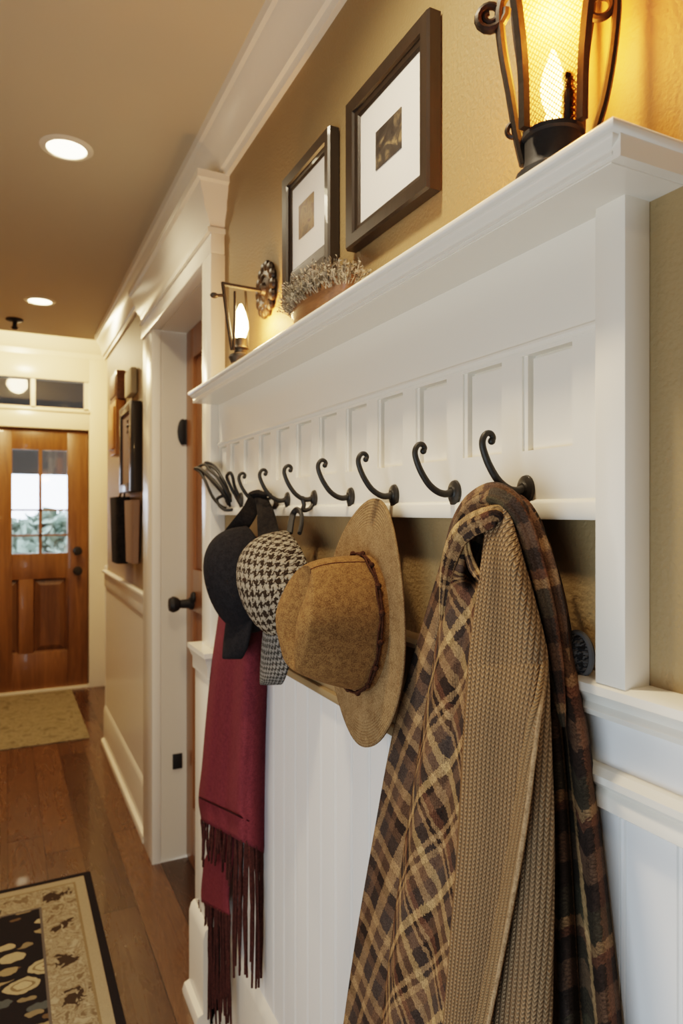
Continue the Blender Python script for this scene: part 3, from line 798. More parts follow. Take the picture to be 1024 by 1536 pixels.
# ================================================================== BOWL OF DRIED SPRIGS
c = P(482, 440, x=-.056); c.z = zs+.001
pl = thing('dried_plant_bowl', 'wooden bowl of dried grey-white sprigs on the shelf', 'plant', c)
bm = new()
def bowl(s, t):
    a = 2*PI*s
    r = [0.0, .55, .8, .93, 1.0, .94, .7][min(6, int(t*6+.5))]; z = [0, 0, .012, .03, .05, .047, .03][min(6, int(t*6+.5))]
    return c+Vector((.036*r*math.cos(a), .118*r*math.sin(a), z))
grid(bm, bowl, 36, 6, closed=True); bmesh.ops.recalc_face_normals(bm, faces=bm.faces[:])
obj('bowl', bm, 'bowl', pl)
bm = new()
for k in range(900):
    a = random.uniform(0, 2*PI); r = math.sqrt(random.random())
    p0 = c+Vector((.036*r*math.cos(a), .120*r*math.sin(a), .035+.02*(1-r)))
    d = Vector((math.cos(a)*r*.9+random.gauss(0,.3), math.sin(a)*r*.9+random.gauss(0,.4), random.uniform(.5,1.2))).normalized()
    L = random.uniform(.022,.050)*(1.25-.45*r)
    p1 = p0+d*L; 
    if p1.x > -.012: p1.x = -.012
    tube(bm, [p0, (p0+p1)/2+Vector((random.gauss(0,.002),random.gauss(0,.002),0)), p1], [.0007,.0007,.0004], 3, False)
    for q in range(5):
        f = .35+.65*q/4; pp = p0.lerp(p1, f)
        a2 = Vector((random.uniform(-1,1), random.uniform(-1,1), random.uniform(-.2,1))).normalized()*random.uniform(.0035,.007)
        w = Vector((random.uniform(-1,1), random.uniform(-1,1), random.uniform(-1,1))).normalized()*.0014
        bm.faces.new([bm.verts.new(v) for v in (pp-w, pp+a2*.5-w, pp+a2, pp+a2*.5+w, pp+w)])
fo = obj('foliage', bm, 'sprig', pl, smooth=False); fo['kind'] = 'stuff'

# ================================================================== NEAR LANTERN
lc = P(829, 200, x=-.064); lc.z = zs+.001
vdir = (Vector((lc.x, lc.y, 0))-Vector((-D0, 0, 0))).normalized()
rotz = math.atan2(vdir.y, vdir.x)-PI/2            # local +y looks away from the viewer's side
lan = thing('table_lantern', 'dark iron scroll lantern glowing at the near end of shelf', 'lamp', lc, rotz)
dep = (lc.x+D0)*ST+lc.y*CT; S = dep/FPX
rdir = Vector((vdir.y, -vdir.x, 0))
def lp(u, v):
    t = (u-512)/FPX; d = Vector((ST+t*CT, CT-t*ST, (768-v)/FPX)); c0 = Vector((-D0, 0, H0))
    k = (lc-c0).dot(vdir)/d.dot(vdir); q = c0+d*k-lc
    return (q.dot(rdir), 0, q.z)
def lx(u): return lp(u, 200)[0]
def lz(v): return lp(829, v)[2]
bz = lz(203)
bm = new()
w = .0275
lathe(bm, [(0,0), (.036,0), (.036,.006), (.030,.010), (.0275,.02), (.0275,bz-.006), (.030,bz-.004), (.030,bz), (.0,bz)], 32)
obj('base', bm, 'black', lan, local=True)
ztop = lz(-120)
wt = .0275+(.0275*.62)
def hw(z): 
    k = (z-bz)/(lz(0)-bz)
    return .0265+.0095*k-.003*math.sin(min(1,max(0,k))*PI)
zsm = [bz-.003+(ztop-bz)*i/10 for i in range(11)]
for sx in (-1, 1):
    for sy in (-1, 1):
        bm = new(); tube(bm, [(sx*hw(z), sy*hw(z), z) for z in zsm], .0054, 4)
        obj('post', bm, 'bronze', lan, local=True, smooth=False)
for k in range(4):
    bm = new(); R = Matrix.Rotation(k*PI/2, 3, 'Z')
    def pf(s, t):
        z = bz+(ztop-bz)*t; h = hw(z)-.004
        return R @ Vector(((2*s-1)*h, -h, z))
    grid(bm, pf, 2, 8, lambda s, t, p: ((s-.5)*.06, p.z))
    obj('glass_panel', bm, 'lglass', lan, local=True)
bm = new(); lathe(bm, [(.046,0), (.050,.004), (.050,.012), (.036,.03), (.018,.055), (.008,.062), (.008,.075), (.012,.082), (0,.09)], 32, Matrix.Translation((0,0,ztop)))
obj('roof', bm, 'black', lan, local=True)
# outer scroll bars, left and right
def scroll(cx, cz, r0, r1, a0, turns, n=26):
    out = []
    for i in range(n):
        f = i/(n-1); r = r0+(r1-r0)*f; a = a0+turns*2*PI*f
        out.append((cx+r*math.cos(a), 0, cz+r*math.sin(a)))
    return out
bm = new()
tube(bm, spline([lp(u, v) for u, v in ((786,248),(776,205),(765,140),(755,85),(750,45),(749,20),(754,0),(768,-14),(780,-20))], 5), .0050, 8)
tube(bm, scroll(lp(735,24)[0], lp(735,24)[2], 24*S, 5*S, 0.2, -1.75), [.0052-.0026*i/25 for i in range(26)], 8)
tube(bm, scroll(lp(771,196)[0], lp(771,196)[2], 12*S, 8*S, PI*.35, 1.1), .0026, 8); tube(bm, [lp(775,186), lp(792,184)], .0026, 8)
obj('scroll_bar', bm, 'bronze', lan, local=True)
bm = new()
tube(bm, spline([lp(u, v) for u, v in ((880,250),(895,190),(905,155),(914,110),(922,50),(925,0),(920,-40),(900,-60),(880,-55))], 5), .0046, 8)
tube(bm, scroll(lp(901,10)[0], lp(901,10)[2], 18*S, 15*S, PI*.5, 1.0), .0040, 8)
obj('scroll_bar', bm, 'bronze', lan, local=True)
bm = new(); lathe(bm, [(0,bz), (.0052,bz), (.0052,bz+.030), (.0040,bz+.032), (.0034,bz+.040), (.0050,bz+.041), (.0050,bz+.047), (0,bz+.048)], 14, Matrix.Translation((lx(850), -.018, 0)))
obj('switch', bm, 'black', lan, local=True)
bm = new(); lathe(bm, [(0,bz), (.008,bz), (.008,bz+.02), (.006,bz+.024), (.0105,bz+.036), (.0125,bz+.048), (.011,bz+.06), (.006,bz+.076), (.001,bz+.088), (0,bz+.089)], 20, Matrix.Translation((0,.004,0)))
obj('bulb', bm, 'bulb', lan, local=True)
def lamp(name, loc, power, col, r=.02, typ='POINT', **kw):
    l = bpy.data.lights.new(name, typ); l.energy = power; l.color = col
    if typ in ('POINT', 'SPOT'): l.shadow_soft_size = r
    for k, v in kw.items(): setattr(l, k, v)
    o = bpy.data.objects.new(name, l); COL.objects.link(o); o.location = loc; return o
lamp('lantern_light', (lc.x-.0, lc.y, lc.z+bz+.105), 5.0, (1, .42, .11), .012)

# ================================================================== FAR SCONCE
ry = P(401, 435, x=-.004); rc = Vector((0, ry.y, ry.z))
sc = thing('wall_sconce', 'dark iron wall sconce with candle bulb near the doorway', 'lamp', rc)
bm = new()
T = Matrix.Translation((-.001, rc.y, rc.z)) @ Matrix.Rotation(-PI/2, 4, 'Y')
lathe(bm, [(0,.022), (.012,.020), (.016,.012), (.028,.010), (.034,.014), (.042,.012), (.05,.006), (.054,0)], 28, T)
for k in range(14):
    a = 2*PI*k/14; sphere(bm, (-.008, rc.y+.048*math.cos(a), rc.z+.052*math.sin(a)), .013, .7, 1, 1.15, 8)
obj('back_plate', bm, 'bronze', sc)
yy = rc.y
def sp(u, v): return P(u, v, y=yy)
bm = new(); a, b = sp(374, 433), sp(335, 426); tube(bm, [Vector((-.006, yy, a.z)), a, b], .0050, 6); obj('arm', bm, 'iron', sc)
bm = new(); tube(bm, [sp(334,423), sp(340,470), sp(348,525)], .0046, 6)
tube(bm, [sp(336,443), sp(324,443), sp(320,442)], .0036, 8); sphere(bm, sp(321,443), .0065, 1.5)
tube(bm, [P(352,437,y=yy-.02), P(352,480,y=yy-.02), P(350,525,y=yy-.02)], .003, 6)
tube(bm, [P(368,437,y=yy+.03), P(371,480,y=yy+.03), P(372,525,y=yy+.03)], .003, 6)
obj('cage_bar', bm, 'iron', sc)
bc = sp(361, 500)
bm = new(); zt = sp(361,508).z; zb_ = max(zs+.002, sp(361,545).z)
lathe(bm, [(0,zb_), (.022,zb_), (.028,zb_+.012), (.026,zb_+.018), (.016,zb_+.022), (.014,zb_+.03), (.017,zb_+.034), (.013,zb_+.04), (.013,zt), (0,zt)], 22, Matrix.Translation((bc.x, yy, 0)))
obj('lamp_holder', bm, 'iron', sc)
bm = new(); lathe(bm, [(0,zt), (.010,zt), (.017,zt+.022), (.0165,zt+.038), (.010,zt+.062), (.003,zt+.078), (0,zt+.079)], 20, Matrix.Translation((bc.x, yy, 0)))
obj('bulb', bm, 'bulb', sc)
lamp('sconce_light', (bc.x+.03, yy-.02, zt+.04), 1.6, (1, .42, .11), .02)

# ================================================================== CEILING FITTINGS
for i, (u, v) in enumerate(((100,222), (60,451))):
    p = P(u, v, z=ZC); t = thing('recessed_light', ['round recessed ceiling light nearer the camera', 'round recessed ceiling light nearer the front door'][i], 'ceiling light', (p.x, p.y, ZC), group='recessed ceiling lights')
    bm = new(); lathe(bm, [(.054,-.002), (.056,-.006), (.066,-.006), (.074,-.001), (.074,.0)], 36, cap=False); obj('trim_ring', bm, 'trim', t, local=True)
    bm = new(); lathe(bm, [(0,-.003), (.056,-.003)], 36, cap=False); obj('lens', bm, 'can', t, local=True)
    s = lamp('can_light', (p.x, p.y, ZC-.02), 26, (1, .80, .54), .05, 'SPOT', spot_size=2.5, spot_blend=.8)
p = P(22, 479, z=ZC); bm = new()
lathe(bm, [(.045,0), (.045,-.006), (.03,-.012), (.012,-.014), (.012,-.04), (.02,-.044), (.012,-.055), (0,-.056)], 20, Matrix.Translation((p.x, p.y, ZC)))
tag(obj('sprinkler_head', bm, 'black'), 'small dark sprinkler head on the ceiling near the front door', 'sprinkler')

# ================================================================== FAR WALL THINGS
def yw(u, x=0): return P(u, 700, x=x).y
t = thing('wall_frame', 'dark framed picture seen edge-on on the wall past the side doorway', 'picture', (0, 3.3, 1.5))
fa, fb = 3.12, 3.46
za, zb2 = P(207, 735, x=-.05).z, P(207, 590, x=-.05).z
bm = new()
for (a, b, c_, d_) in ((fa, fa+.04, za, zb2), (fb-.04, fb, za, zb2), (fa+.04, fb-.04, za, za+.04), (fa+.04, fb-.04, zb2-.04, zb2)): box(bm, -.05, -.002, a, b, c_, d_, .003)
obj('frame', bm, 'frame', t)
bm = new(); box(bm, -.04, -.03, fa+.035, fb-.035, za+.035, zb2-.035); obj('print', bm, 'taupe', t, smooth=False)
t = thing('key_hanger', 'dark iron star hook with hanging chain on the far wall', 'hook', (0, 3.55, P(195, 645, x=-.03).z))
bm = new(); pc = P(195, 640, x=-.03)
for k in range(6):
    a = PI*k/3; tube(bm, [pc, pc+Vector((-.01, .03*math.cos(a), .034*math.sin(a)))], [.008,.004], 6)
sphere(bm, pc, .016); tube(bm, [pc, Vector((0, pc.y, pc.z))], .005, 6); obj('star_hook', bm, 'iron', t)
bm = new(); z = pc.z-.02
for k in range(14): 
    sphere(bm, (pc.x-.004*(k%2), pc.y+.003*(k%2), z), .010, .7, .7, 1.2, 8); z -= .0185
obj('chain', bm, 'iron', t)
# dark hanging bag and folded taupe cloth
def slab(bm, ya_, yb_, z0, z1, x0, x1, bulge=.015, taper=.8):
    def f(s, t):
        a = 2*PI*s; k = taper+(1-taper)*t
        cx = (x0+x1)/2+(x0-x1)/2*math.copysign(abs(math.cos(a))**.5, math.cos(a))*k
        cy = (ya_+yb_)/2+(yb_-ya_)/2*math.copysign(abs(math.sin(a))**.5, math.sin(a))*k
        return Vector((cx, cy, z0+(z1-z0)*t))
    V = grid(bm, f, 28, 8, closed=True); bm.faces.new(V[0][::-1]); bm.faces.new(V[-1])
    bmesh.ops.recalc_face_normals(bm, faces=bm.faces[:])
za, zb2 = P(190, 850, x=-.05).z, P(190, 744, x=-.05).z
t = thing('wall_bag', 'dark slim bag hanging on the far wall below the frame', 'bag', (-.04, 3.5, za))
bm = new(); slab(bm, 3.38, 3.66, za, zb2, -.075, -.003); obj('body', bm, 'darkbag', t)
bm = new(); tube(bm, spline([(-.03, 3.44, zb2-.01), (-.02, 3.48, zb2+.05), (-.014, 3.52, zb2+.075), (-.02, 3.56, zb2+.05), (-.03, 3.60, zb2-.01)], 5), .005, 8); obj('handle', bm, 'darkbag', t)
bm = new(); slab(bm, 3.10, 3.34, za+.02, zb2-.02, -.05, -.003); tag(obj('hanging_cloth', bm, 'taupe'), 'taupe cloth hanging beside the dark bag on the far wall', 'cloth')
bm = new(); za, zb2 = P(181, 680, x=-.03).z, P(181, 598, x=-.03).z
box(bm, -.05, -.002, 3.58, 3.80, za, zb2, .004); box(bm, -.058, -.05, 3.60, 3.78, za+.03, zb2-.03, .004)
tag(obj('wall_plaque', bm, 'oak'), 'honey coloured wooden board on the far end of the right wall', 'board')
bm = new(); za, zb2 = P(183, 594, x=-.03).z, P(183, 550, x=-.03).z
box(bm, -.045, -.002, 3.58, 3.82, za, zb2, .004); box(bm, -.05, -.045, 3.60, 3.80, za+.02, zb2-.02, .003)
tag(obj('wall_plaque', bm, 'bowl'), 'darker brown board directly above the honey coloured one', 'board')
bm = new(); a = P(199, 575, x=-.02); box(bm, -.03, -.002, 3.24, 3.42, a.z-.045, a.z+.075, .004); tag(obj('paper_note', bm, 'notepaper'), 'pale card on the wall just above the edge-on dark frame', 'card')

# ================================================================== HATS
def tiltY(a): return Matrix.Rotation(a, 3, 'Y')
# --- brown felt hat
hc = Vector((-.062, P(547, 937, x=-.062).y, P(547, 937, x=-.062).z))
hat = thing('brimmed_hat', 'brown felt hat with wide stitched brim hanging on rack', 'hat', hc)
RY, RZ = .121, .186
TILT = math.radians(3)
def brimf(s, t):
    a = 2*PI*s; r = .44+.56*t
    y = RY*math.cos(a)*r; z = RZ*math.sin(a)*r*(1+.03*math.sin(a))
    k = max(0, (r-.6)/.4)
    x = -.006*k*k*(math.cos(a)**2) + .004*k*k*(math.sin(a)**2) - .004*math.sin(3*a+.6)*k
    return hc+tiltY(TILT) @ Vector((x, y, z))
bm = new(); grid(bm, brimf, 72, 22, lambda s, t, p: (.44+.56*t, s), closed=True)
obj('brim', bm, 'brim', hat, solid=.0035)
CY, CZ, CH = .076, .102, .130
def crownf(s, t):
    a = 2*PI*s
    # t 0..0.62 side wall, 0.62..1 top
    if t < .6:
        k = t/.6; r = 1-.07*k-.10*k**3; h = CH*.93*k
        if k > .8: h = CH*(.744+ (k-.8)*.75)
    else:
        k = (t-.6)/.4; r = (1-.17)*math.cos(k*PI/2)**.85; h = CH*(.894+.106*math.sin(k*PI/2))
    y = CY*math.cos(a)*r; z = CZ*math.sin(a)*r
    # slope of top: lower at bottom (front), centre crease + front pinches
    top = max(0, (t-.35)/.65)
    h -= .048*top*max(0, z/CZ)**1.3
    crease = math.exp(-(y/.020)**2)*math.exp(-((z+.005)/.075)**2)
    if t > .55: h -= .034*crease*min(1, (t-.55)/.25)
    pz = math.exp(-((z+.058)/.026)**2)*top
    y *= (1-.42*pz)
    y *= 1+.03*math.sin(5*a)*math.sin(t*PI)
    z += .006*(h/CH)+.003
    z *= 1-(.08 if z > 0 else .22)*(h/CH)**1.5
    return hc+tiltY(TILT) @ Vector((-h, y, z))
bm = new(); grid(bm, crownf, 72, 44, lambda s, t, p: (s, t), closed=True)
bmesh.ops.remove_doubles(bm, verts=bm.verts[:], dist=1e-5); bmesh.ops.recalc_face_normals(bm, faces=bm.faces[:])
cr = obj('crown', bm, 'felt', hat, auto=80)
def on_crown(s, t, out=.003):
    p = crownf(s, t); q = crownf(s, min(1, t+.01)); r = crownf(s+.005, t)
    n = (q-p).cross(r-p).normalized()
    ctr = hc+Vector((-.05,0,0))
    if n.dot(p-ctr) < 0: n = -n
    return p+n*out
bm = new(); pts = [on_crown(k/64, .075, .003) for k in range(65)]
tube(bm, pts, .0019, 8, False)
tube(bm, [p+Vector((-.004+.0015*math.sin(k*1.1), 0, 0)) for k, p in enumerate(pts)], 0.0016, 8, False)
bd = obj('cord_band', bm, 'cord', hat)
for k in range(16):
    bm = new(); sphere(bm, on_crown((k+.4)/16, .08, .004), 0.0046, 1, 1, 1, 10); obj('bead', bm, 'cord', bd)
bm = new()
tube(bm, [on_crown(.315-.02*f, .06+.66*f, -.0006) for f in [i/24 for i in range(25)]], .0014, 6)
obj('crown_seam', bm, 'cord', hat)

# --- caps
def cap(name, label, c, ry, rz, dep, tilt, yaw, mat, visor_mat, vis, strap=None, lump=.02, pinch=0, uvs=1.0, vx=0):
    t_ = thing(name, label, 'cap', c)
    R3 = (Matrix.Rotation(yaw, 3, 'Z') @ Matrix.Rotation(tilt, 3, 'Y'))
    def f(s, t):
        a = 2*PI*s; th = t*PI*.60                       # from apex round past the rim
        r = math.sin(min(th, PI/2))**.9 if th < PI/2 else 1-.10*(th-PI/2)
        x = -dep*math.copysign(abs(math.cos(th))**.85, math.cos(th))
        y = ry*math.cos(a)*r; z = rz*math.sin(a)*r
        m = 1+lump*math.sin(3*a+1)*math.sin(th)+lump*.6*math.sin(7*a+2)*math.sin(th)**2
        z2 = z*(1-pinch*max(0, z/rz)*.5)
        y2 = y*(1-pinch*max(0, z/rz))
        return Vector(c)+R3 @ Vector((x, y2*m, z2*m))
    def uvf(s, t, p):
        a = 2*PI*s; L = t*(ry+rz+dep)*.62*uvs; return (L*math.cos(a), L*math.sin(a))
    bm = new(); grid(bm, f, 60, 30, uvf, closed=True)
    bmesh.ops.remove_doubles(bm, verts=bm.verts[:], dist=1e-5); bmesh.ops.recalc_face_normals(bm, faces=bm.faces[:])
    obj('crown', bm, mat, t_, auto=80, solid=.002)
    vw, vl, vt = vis
    def vf(s, t):
        q = (s-.5)*2
        wdt = vw*max(0, math.cos(t*PI/2))**.62; t = math.sin(t*PI/2)
        y = wdt*q
        z = -rz*.80-vl*t+.02*q*q*(1-t)
        x = -vt*(1-q*q)*1.0+.012-.012*t
        return Vector(c)+Vector((x-vx, y, z))
    bm = new(); grid(bm, vf, 24, 16, lambda s, t, p: (s*vw*2, t*vl))
    bmesh.ops.remove_doubles(bm, verts=bm.verts[:], dist=1e-5)
    obj('visor', bm, visor_mat, t_, auto=80, solid=.004)
    return t_, f
hcc = P(420, 871, x=-.086)
hcap, hf = cap('newsboy_cap', 'brown and cream chunky houndstooth wool cap behind the brown hat', hcc, .098, .106, .075, -.22, 0, 'hound', 'tweed', (.066, .105, .03), lump=.02, pinch=.26, vx=.008)
bm = new()
a = P(445, 765, x=-.045); b_ = P(440, 795, x=-.075)
tube(bm, spline([P(434,800,x=-.07), P(437,780,x=-.06), P(441,768,x=-.052), P(447,765,x=-.05), P(452,772,x=-.055), P(452,786,x=-.062), P(449,800,x=-.07)], 5), [.004]*31, 8, flat=1.6)
obj('hanging_loop', bm, 'black', hcap, label='dark shiny hanging loop')
bcc = P(366, 866, x=-.088)
bcap, bf = cap('baseball_cap', 'plain black cap with curved visor above the burgundy scarf', bcc, .096, .118, .080, -.25, 0, 'capblack', 'capblack', (.072, .075, .03), lump=.012, pinch=.15, vx=.016)
bm = new()
def stripf(pix, xs, w):
    ctr = spline([P(u, v, x=x) for (u, v), x in zip(pix, xs)], 6); n = len(ctr)
    def f(s, t):
        i = min(n-1, int(t*(n-1)+.5)); d = (ctr[min(i+1,n-1)]-ctr[max(i-1,0)]).normalized()
        side = d.cross(Vector((-.45,-.9,0))).normalized()
        return ctr[i]+side*(s-.5)*2*w[0]*(1-t)+side*(s-.5)*2*w[1]*t+Vector((-.004*math.cos((s-.5)*PI), 0, 0))
    return f, n
f, n = stripf([(405,812),(402,796),(398,770),(392,752),(384,742)], [-.10,-.085,-.07,-.05,-.04], (.024,.012)); grid(bm, f, 8, n)
f, n = stripf([(346,806),(366,780),(378,760),(384,744)], [-.10,-.085,-.06,-.042], (.020,.016)); grid(bm, f, 8, n)
tube(bm, spline([P(378,744,x=-.045), P(388,740,x=-.045), P(398,742,x=-.048), P(406,741,x=-.05)], 4), [.010,.010,.009,.008,.007,.006,.005,.005,.004,.003,.002,.001,.001], 8)
obj('back_strap', bm, 'black2', bcap, solid=.003) if 'black2' in M else None
M['black2'] = felt('black_strap', srgb(38,34,32), srgb(18,16,16), 500)
if not any(o.name == 'back_strap' for o in bcap.children): obj('back_strap', bm, 'black2', bcap, solid=.003)
bm = new(); tube(bm, spline([P(400,750,x=-.03), P(410,746,x=-.028), P(414,754,x=-.028), P(410,762,x=-.03), P(398,762,x=-.03)], 5), .003, 8, flat=1.8); obj('buckle', bm, 'bronze', bcap)
bm = new()
for a_ in (.02, .32, .52, .77): tube(bm, [bf(a_, q/20) for q in range(0, 17)], .0011, 6)
obj('crown_seam', bm, 'black2', bcap)
bm = new(); apex = bf(0, 0); sphere(bm, apex, .006, .6); obj('button', bm, 'capblack', bcap)

# --- grey tweed cap peeking out at right
gc = P(869, 981, x=-.022)
gt = thing('tweed_cap', 'grey tweed cap peeking out right of the plaid scarf', 'cap', gc)
bm = new()
def gf(s, t):
    a = 2*PI*s; th = t*PI*.55
    return gc+Vector((-.016*math.cos(th), .017*math.sin(th)*math.cos(a), .021*math.sin(th)*math.sin(a)))
grid(bm, gf, 30, 14, lambda s, t, p: (p.y, p.z), closed=True); bmesh.ops.remove_doubles(bm, verts=bm.verts[:], dist=1e-5)
bmesh.ops.recalc_face_normals(bm, faces=bm.faces[:])
obj('crown', bm, 'tweed_dark', gt, solid=.002)
bm = new(); tube(bm, [gc+Vector((-.002, .018*math.cos(a), .0215*math.sin(a))) for a in [2*PI*k/30 for k in range(31)]], .0035, 8, False); obj('cuff', bm, 'tweed_dark', gt)

# ================================================================== SCARVES
def cloth(bm, L, R, v0, v1, dep, ns, nv, uvrot=0, uvs=1.0, uvo=(0,0), ease=1.0, lin=False):
    """v1 = height (m) of the hem"""
    ca, sa = math.cos(uvrot), math.sin(uvrot); hem = {}
    def vend(s):
        k = round(s, 5)
        if k not in hem:
            v = 1600
            for _ in range(25):
                u = interp(L, v)*(1-s)+interp(R, v)*s; q = P(u, v, x=-dep(s, 1, v))
                dpt = (q.x+D0)*ST+q.y*CT; v = .5*v+.5*(768+(H0-v1)*FPX/dpt)
            hem[k] = v
        return hem[k]
    def f(s, t):
        v = v0+(vend(s)-v0)*t**ease
        u = interp(L, v)*(1-s)+interp(R, v)*s
        return P(u, v, x=-dep(s, t, v))
    W = []
    for j in range(nv+1):                       # true width of each row, so the weave keeps its size
        q = [f(i/ns, j/nv) for i in range(ns+1)]; acc = [0]
        for a, b in zip(q, q[1:]): acc.append(acc[-1]+math.hypot((b-a).x, (b-a).y))
        W.append(acc)
    # smooth the arc lengths a little down the cloth
    Ls = [0]
    for j in range(nv): Ls.append(Ls[-1]+(f(.5, (j+1)/nv)-f(.5, j/nv)).length)
    def uvf(s, t, p):
        j = int(round(t*nv)); i = int(round(s*ns))
        a, b = (s*W[j][-1]*.86 if lin else W[j][i])*uvs+uvo[0], (p.z*1.03 if lin else -Ls[j]*uvs+uvo[1])
        return (a*ca-b*sa, a*sa+b*ca)
    return grid(bm, f, ns, nv, uvf)
VB = 1640
def sm(a, b, x):
    t = max(0, min(1, (x-a)/(b-a))); return t*t*(3-2*t)
ps = thing('plaid_scarf', 'brown and charcoal plaid wool scarf draped over the nearest hook', 'scarf', P(740, 740, x=-.05))
Lout = [(733,738),(738,722),(748,706),(765,692),(800,676),(850,661),(900,646),(1000,616),(1100,590),(1250,562),(1400,536),(1536,516),(1700,494)]
Rout = [(733,760),(738,772),(748,786),(765,800),(800,817),(850,833),(900,846),(1000,863),(1100,880),(1250,899),(1400,916),(1536,931),(1700,950)]
Mid  = [(733,748),(765,752),(800,756),(850,760),(900,764),(1000,770),(1100,770),(1250,768),(1400,764),(1536,760),(1700,756)]
def depA(s, t, v):
    k = sm(733, 800, v); g = sm(780, 1100, v)
    base = .046+.020*k*math.sin(min(1, s*1.2)*PI/2)
    base -= .05*math.exp(-((s-.72)/.3)**2)*math.exp(-((v-832)/40)**2)
    rise = -.030*(1-sm(0, .12, s))*k
    fold = (.012*math.sin(s*16+1.0+.6*g)+.005*math.sin(s*33+2.0))*k*(.55+.45*g)
    return base+rise*.7+fold
def depC(s, t, v):
    k = sm(733, 800, v); g = sm(780, 1100, v)
    base = .062+.006*k-.022*s*k
    edge = -.016*sm(.82, 1, s)*k
    fold = (.010*math.sin(s*17-.8)+.004*math.sin(s*37+v*.004))*k
    return base+edge+fold
bm = new(); cloth(bm, Lout, Mid, 733, .50, depA, 70, 190, .22, 1, (.02,.03), 1.35); obj('left_drape', bm, 'plaid_char', ps, auto=80, solid=.004)
bm = new(); cloth(bm, Mid, Rout, 733, .53, depC, 60, 200, -.12, 1, (0,0), 1.35); obj('right_drape', bm, 'plaid_dark', ps, auto=80, solid=.004)
# front left fold with rolled arch at the top
Lf = [(768,738),(775,712),(785,698),(805,684),(850,672),(900,666),(1000,650),(1100,634),(1250,611),(1400,590),(1536,574),(1700,556)]
Rf = [(768,742),(775,745),(800,742),(850,742),(900,745),(1000,735),(1100,728),(1250,722),(1400,710),(1536,700),(1700,690)]
def depB(s, t, v):
    k = sm(768, 830, v); g = sm(800, 1100, v)
    hol = math.exp(-((s-.62)/.24)**4)*math.exp(-((v-832)/40)**4)
    return .075+.016*k*math.sin(min(1, s*2.2)*PI/2)-.014*(1-sm(0,.10,s))*k+(.007*math.sin(s*9+.4)+.0015*math.sin(s*21))*k*(.4+.6*g)-.075*hol
bm = new(); cloth(bm, Lf, Rf, 768, .53, depB, 56, 180, .60, 1, (.055,.0), 1.3); obj('front_fold', bm, 'plaid', ps, auto=80, solid=.004)
def roll(pix, xs, rr, name, mat, ribs=5, amp=.16, flat=.75):
    c_ = spline([P(u, v, x=x) for (u, v), x in zip(pix, xs)], 8); n = len(c_)
    bm = new(); up = Vector((-1, -.4, .2)); Ls = [0]
    for a, b in zip(c_, c_[1:]): Ls.append(Ls[-1]+(b-a).length)
    def f(s, t):
        i = min(n-1, int(round(t*(n-1)))); d = (c_[min(i+1,n-1)]-c_[max(i-1,0)]).normalized()
        a1 = (up-d*up.dot(d)).normalized(); b1 = d.cross(a1); a = 2*PI*s
        ff = t*(len(rr)-1); k = min(len(rr)-2, int(ff)); r0 = rr[k]+(rr[k+1]-rr[k])*(ff-k)
        r0 *= 1+amp*math.sin(ribs*a+t*3.0)+.05*math.sin(11*a+t*9)
        return c_[i]+a1*math.cos(a)*r0*flat+b1*math.sin(a)*r0
    grid(bm, f, 40, n-1, lambda s, t, p: (s*.075, Ls[min(n-1, int(round(t*(n-1))))]), closed=True)
    return obj(name, bm, mat, ps, auto=80)
roll([(662,930),(670,860),(685,812),(706,790),(728,780),(748,774),(757,790)], [-.080,-.090,-.096,-.099,-.100,-.096,-.085], [.002,.008,.011,.012,.012,.010,.004], 'rolled_edge', 'plaid')
roll([(700,806),(702,828),(710,852),(722,872)], [-.092,-.095,-.098,-.100], [.003,.004,.005,.003], 'rolled_edge', 'plaid')
roll([(668,830),(682,790),(704,760),(733,744),(756,750),(780,775),(802,815)], [-.058,-.062,-.070,-.076,-.076,-.070,-.060], [.002,.006,.011,.013,.013,.011,.004], 'top_ridge', 'plaid_char')
roll([(722,752),(742,747),(764,760),(785,792),(802,850),(818,920),(832,1000),(845,1090)], [-.083,-.088,-.086,-.080,-.076,-.073,-.070,-.064], [.004,.010,.011,.010,.010,.010,.008,.002], 'top_ridge', 'plaid_dark')
roll([(748,742),(775,757),(798,790),(820,850),(836,920),(850,1000)], [-.062,-.066,-.064,-.060,-.056,-.050], [.003,.008,.009,.009,.008,.003], 'top_ridge', 'plaid_char')

ks = thing('knit_scarf', 'tan chunky knit scarf hanging in front of the plaid scarf', 'scarf', P(745, 770, x=-.09))
Lk = [(758,742),(772,739),(800,731),(850,724),(900,717),(1000,705),(1100,698),(1250,690),(1400,678),(1536,667),(1700,655)]
Rk = [(758,754),(772,762),(800,770),(850,784),(900,798),(970,815),(1000,818),(1100,822),(1250,827),(1400,826),(1536,824),(1700,822)]
def depK(s, t, v):
    k = sm(758, 860, v)
    return .092+.018*k*math.sin(s*PI)**.6*1.0+.004*k*math.sin(s*9+.5)-.014*(1-k)*0
bm = new(); cloth(bm, Lk, Rk, 758, .56, depK, 60, 170, .0, 1, lin=True); obj('knit_panel', bm, 'knit', ks, auto=80, solid=.006)
Re = [(980,818),(1030,815),(1100,806),(1250,786),(1400,760),(1536,733),(1700,700)]
Le = [(980,812),(1030,805),(1100,790),(1250,768),(1400,741),(1536,714),(1700,681)]
def depF(s, t, v):                      # front overlap follows the main panel, a little proud
    def mk(Lt, Rt, off):
        def d(s, t, v):
            u = interp(Lt, v)*(1-s)+interp(Rt, v)*s
            ss = max(0, min(1, (u-interp(Lk, v))/(interp(Rk, v)-interp(Lk, v))))
            return depK(ss, t, v)+off*sm(965, 1080, v)-.006*(1-sm(955, 1010, v))
        return d
    return mk
mk = depF(0,0,0)
bm = new(); cloth(bm, Lk, Le, 985, .562, mk(Lk, Le, .010), 44, 120, .0, 1, (0,0), lin=True); obj('front_overlap', bm, 'knit', ks, auto=80, solid=.004)
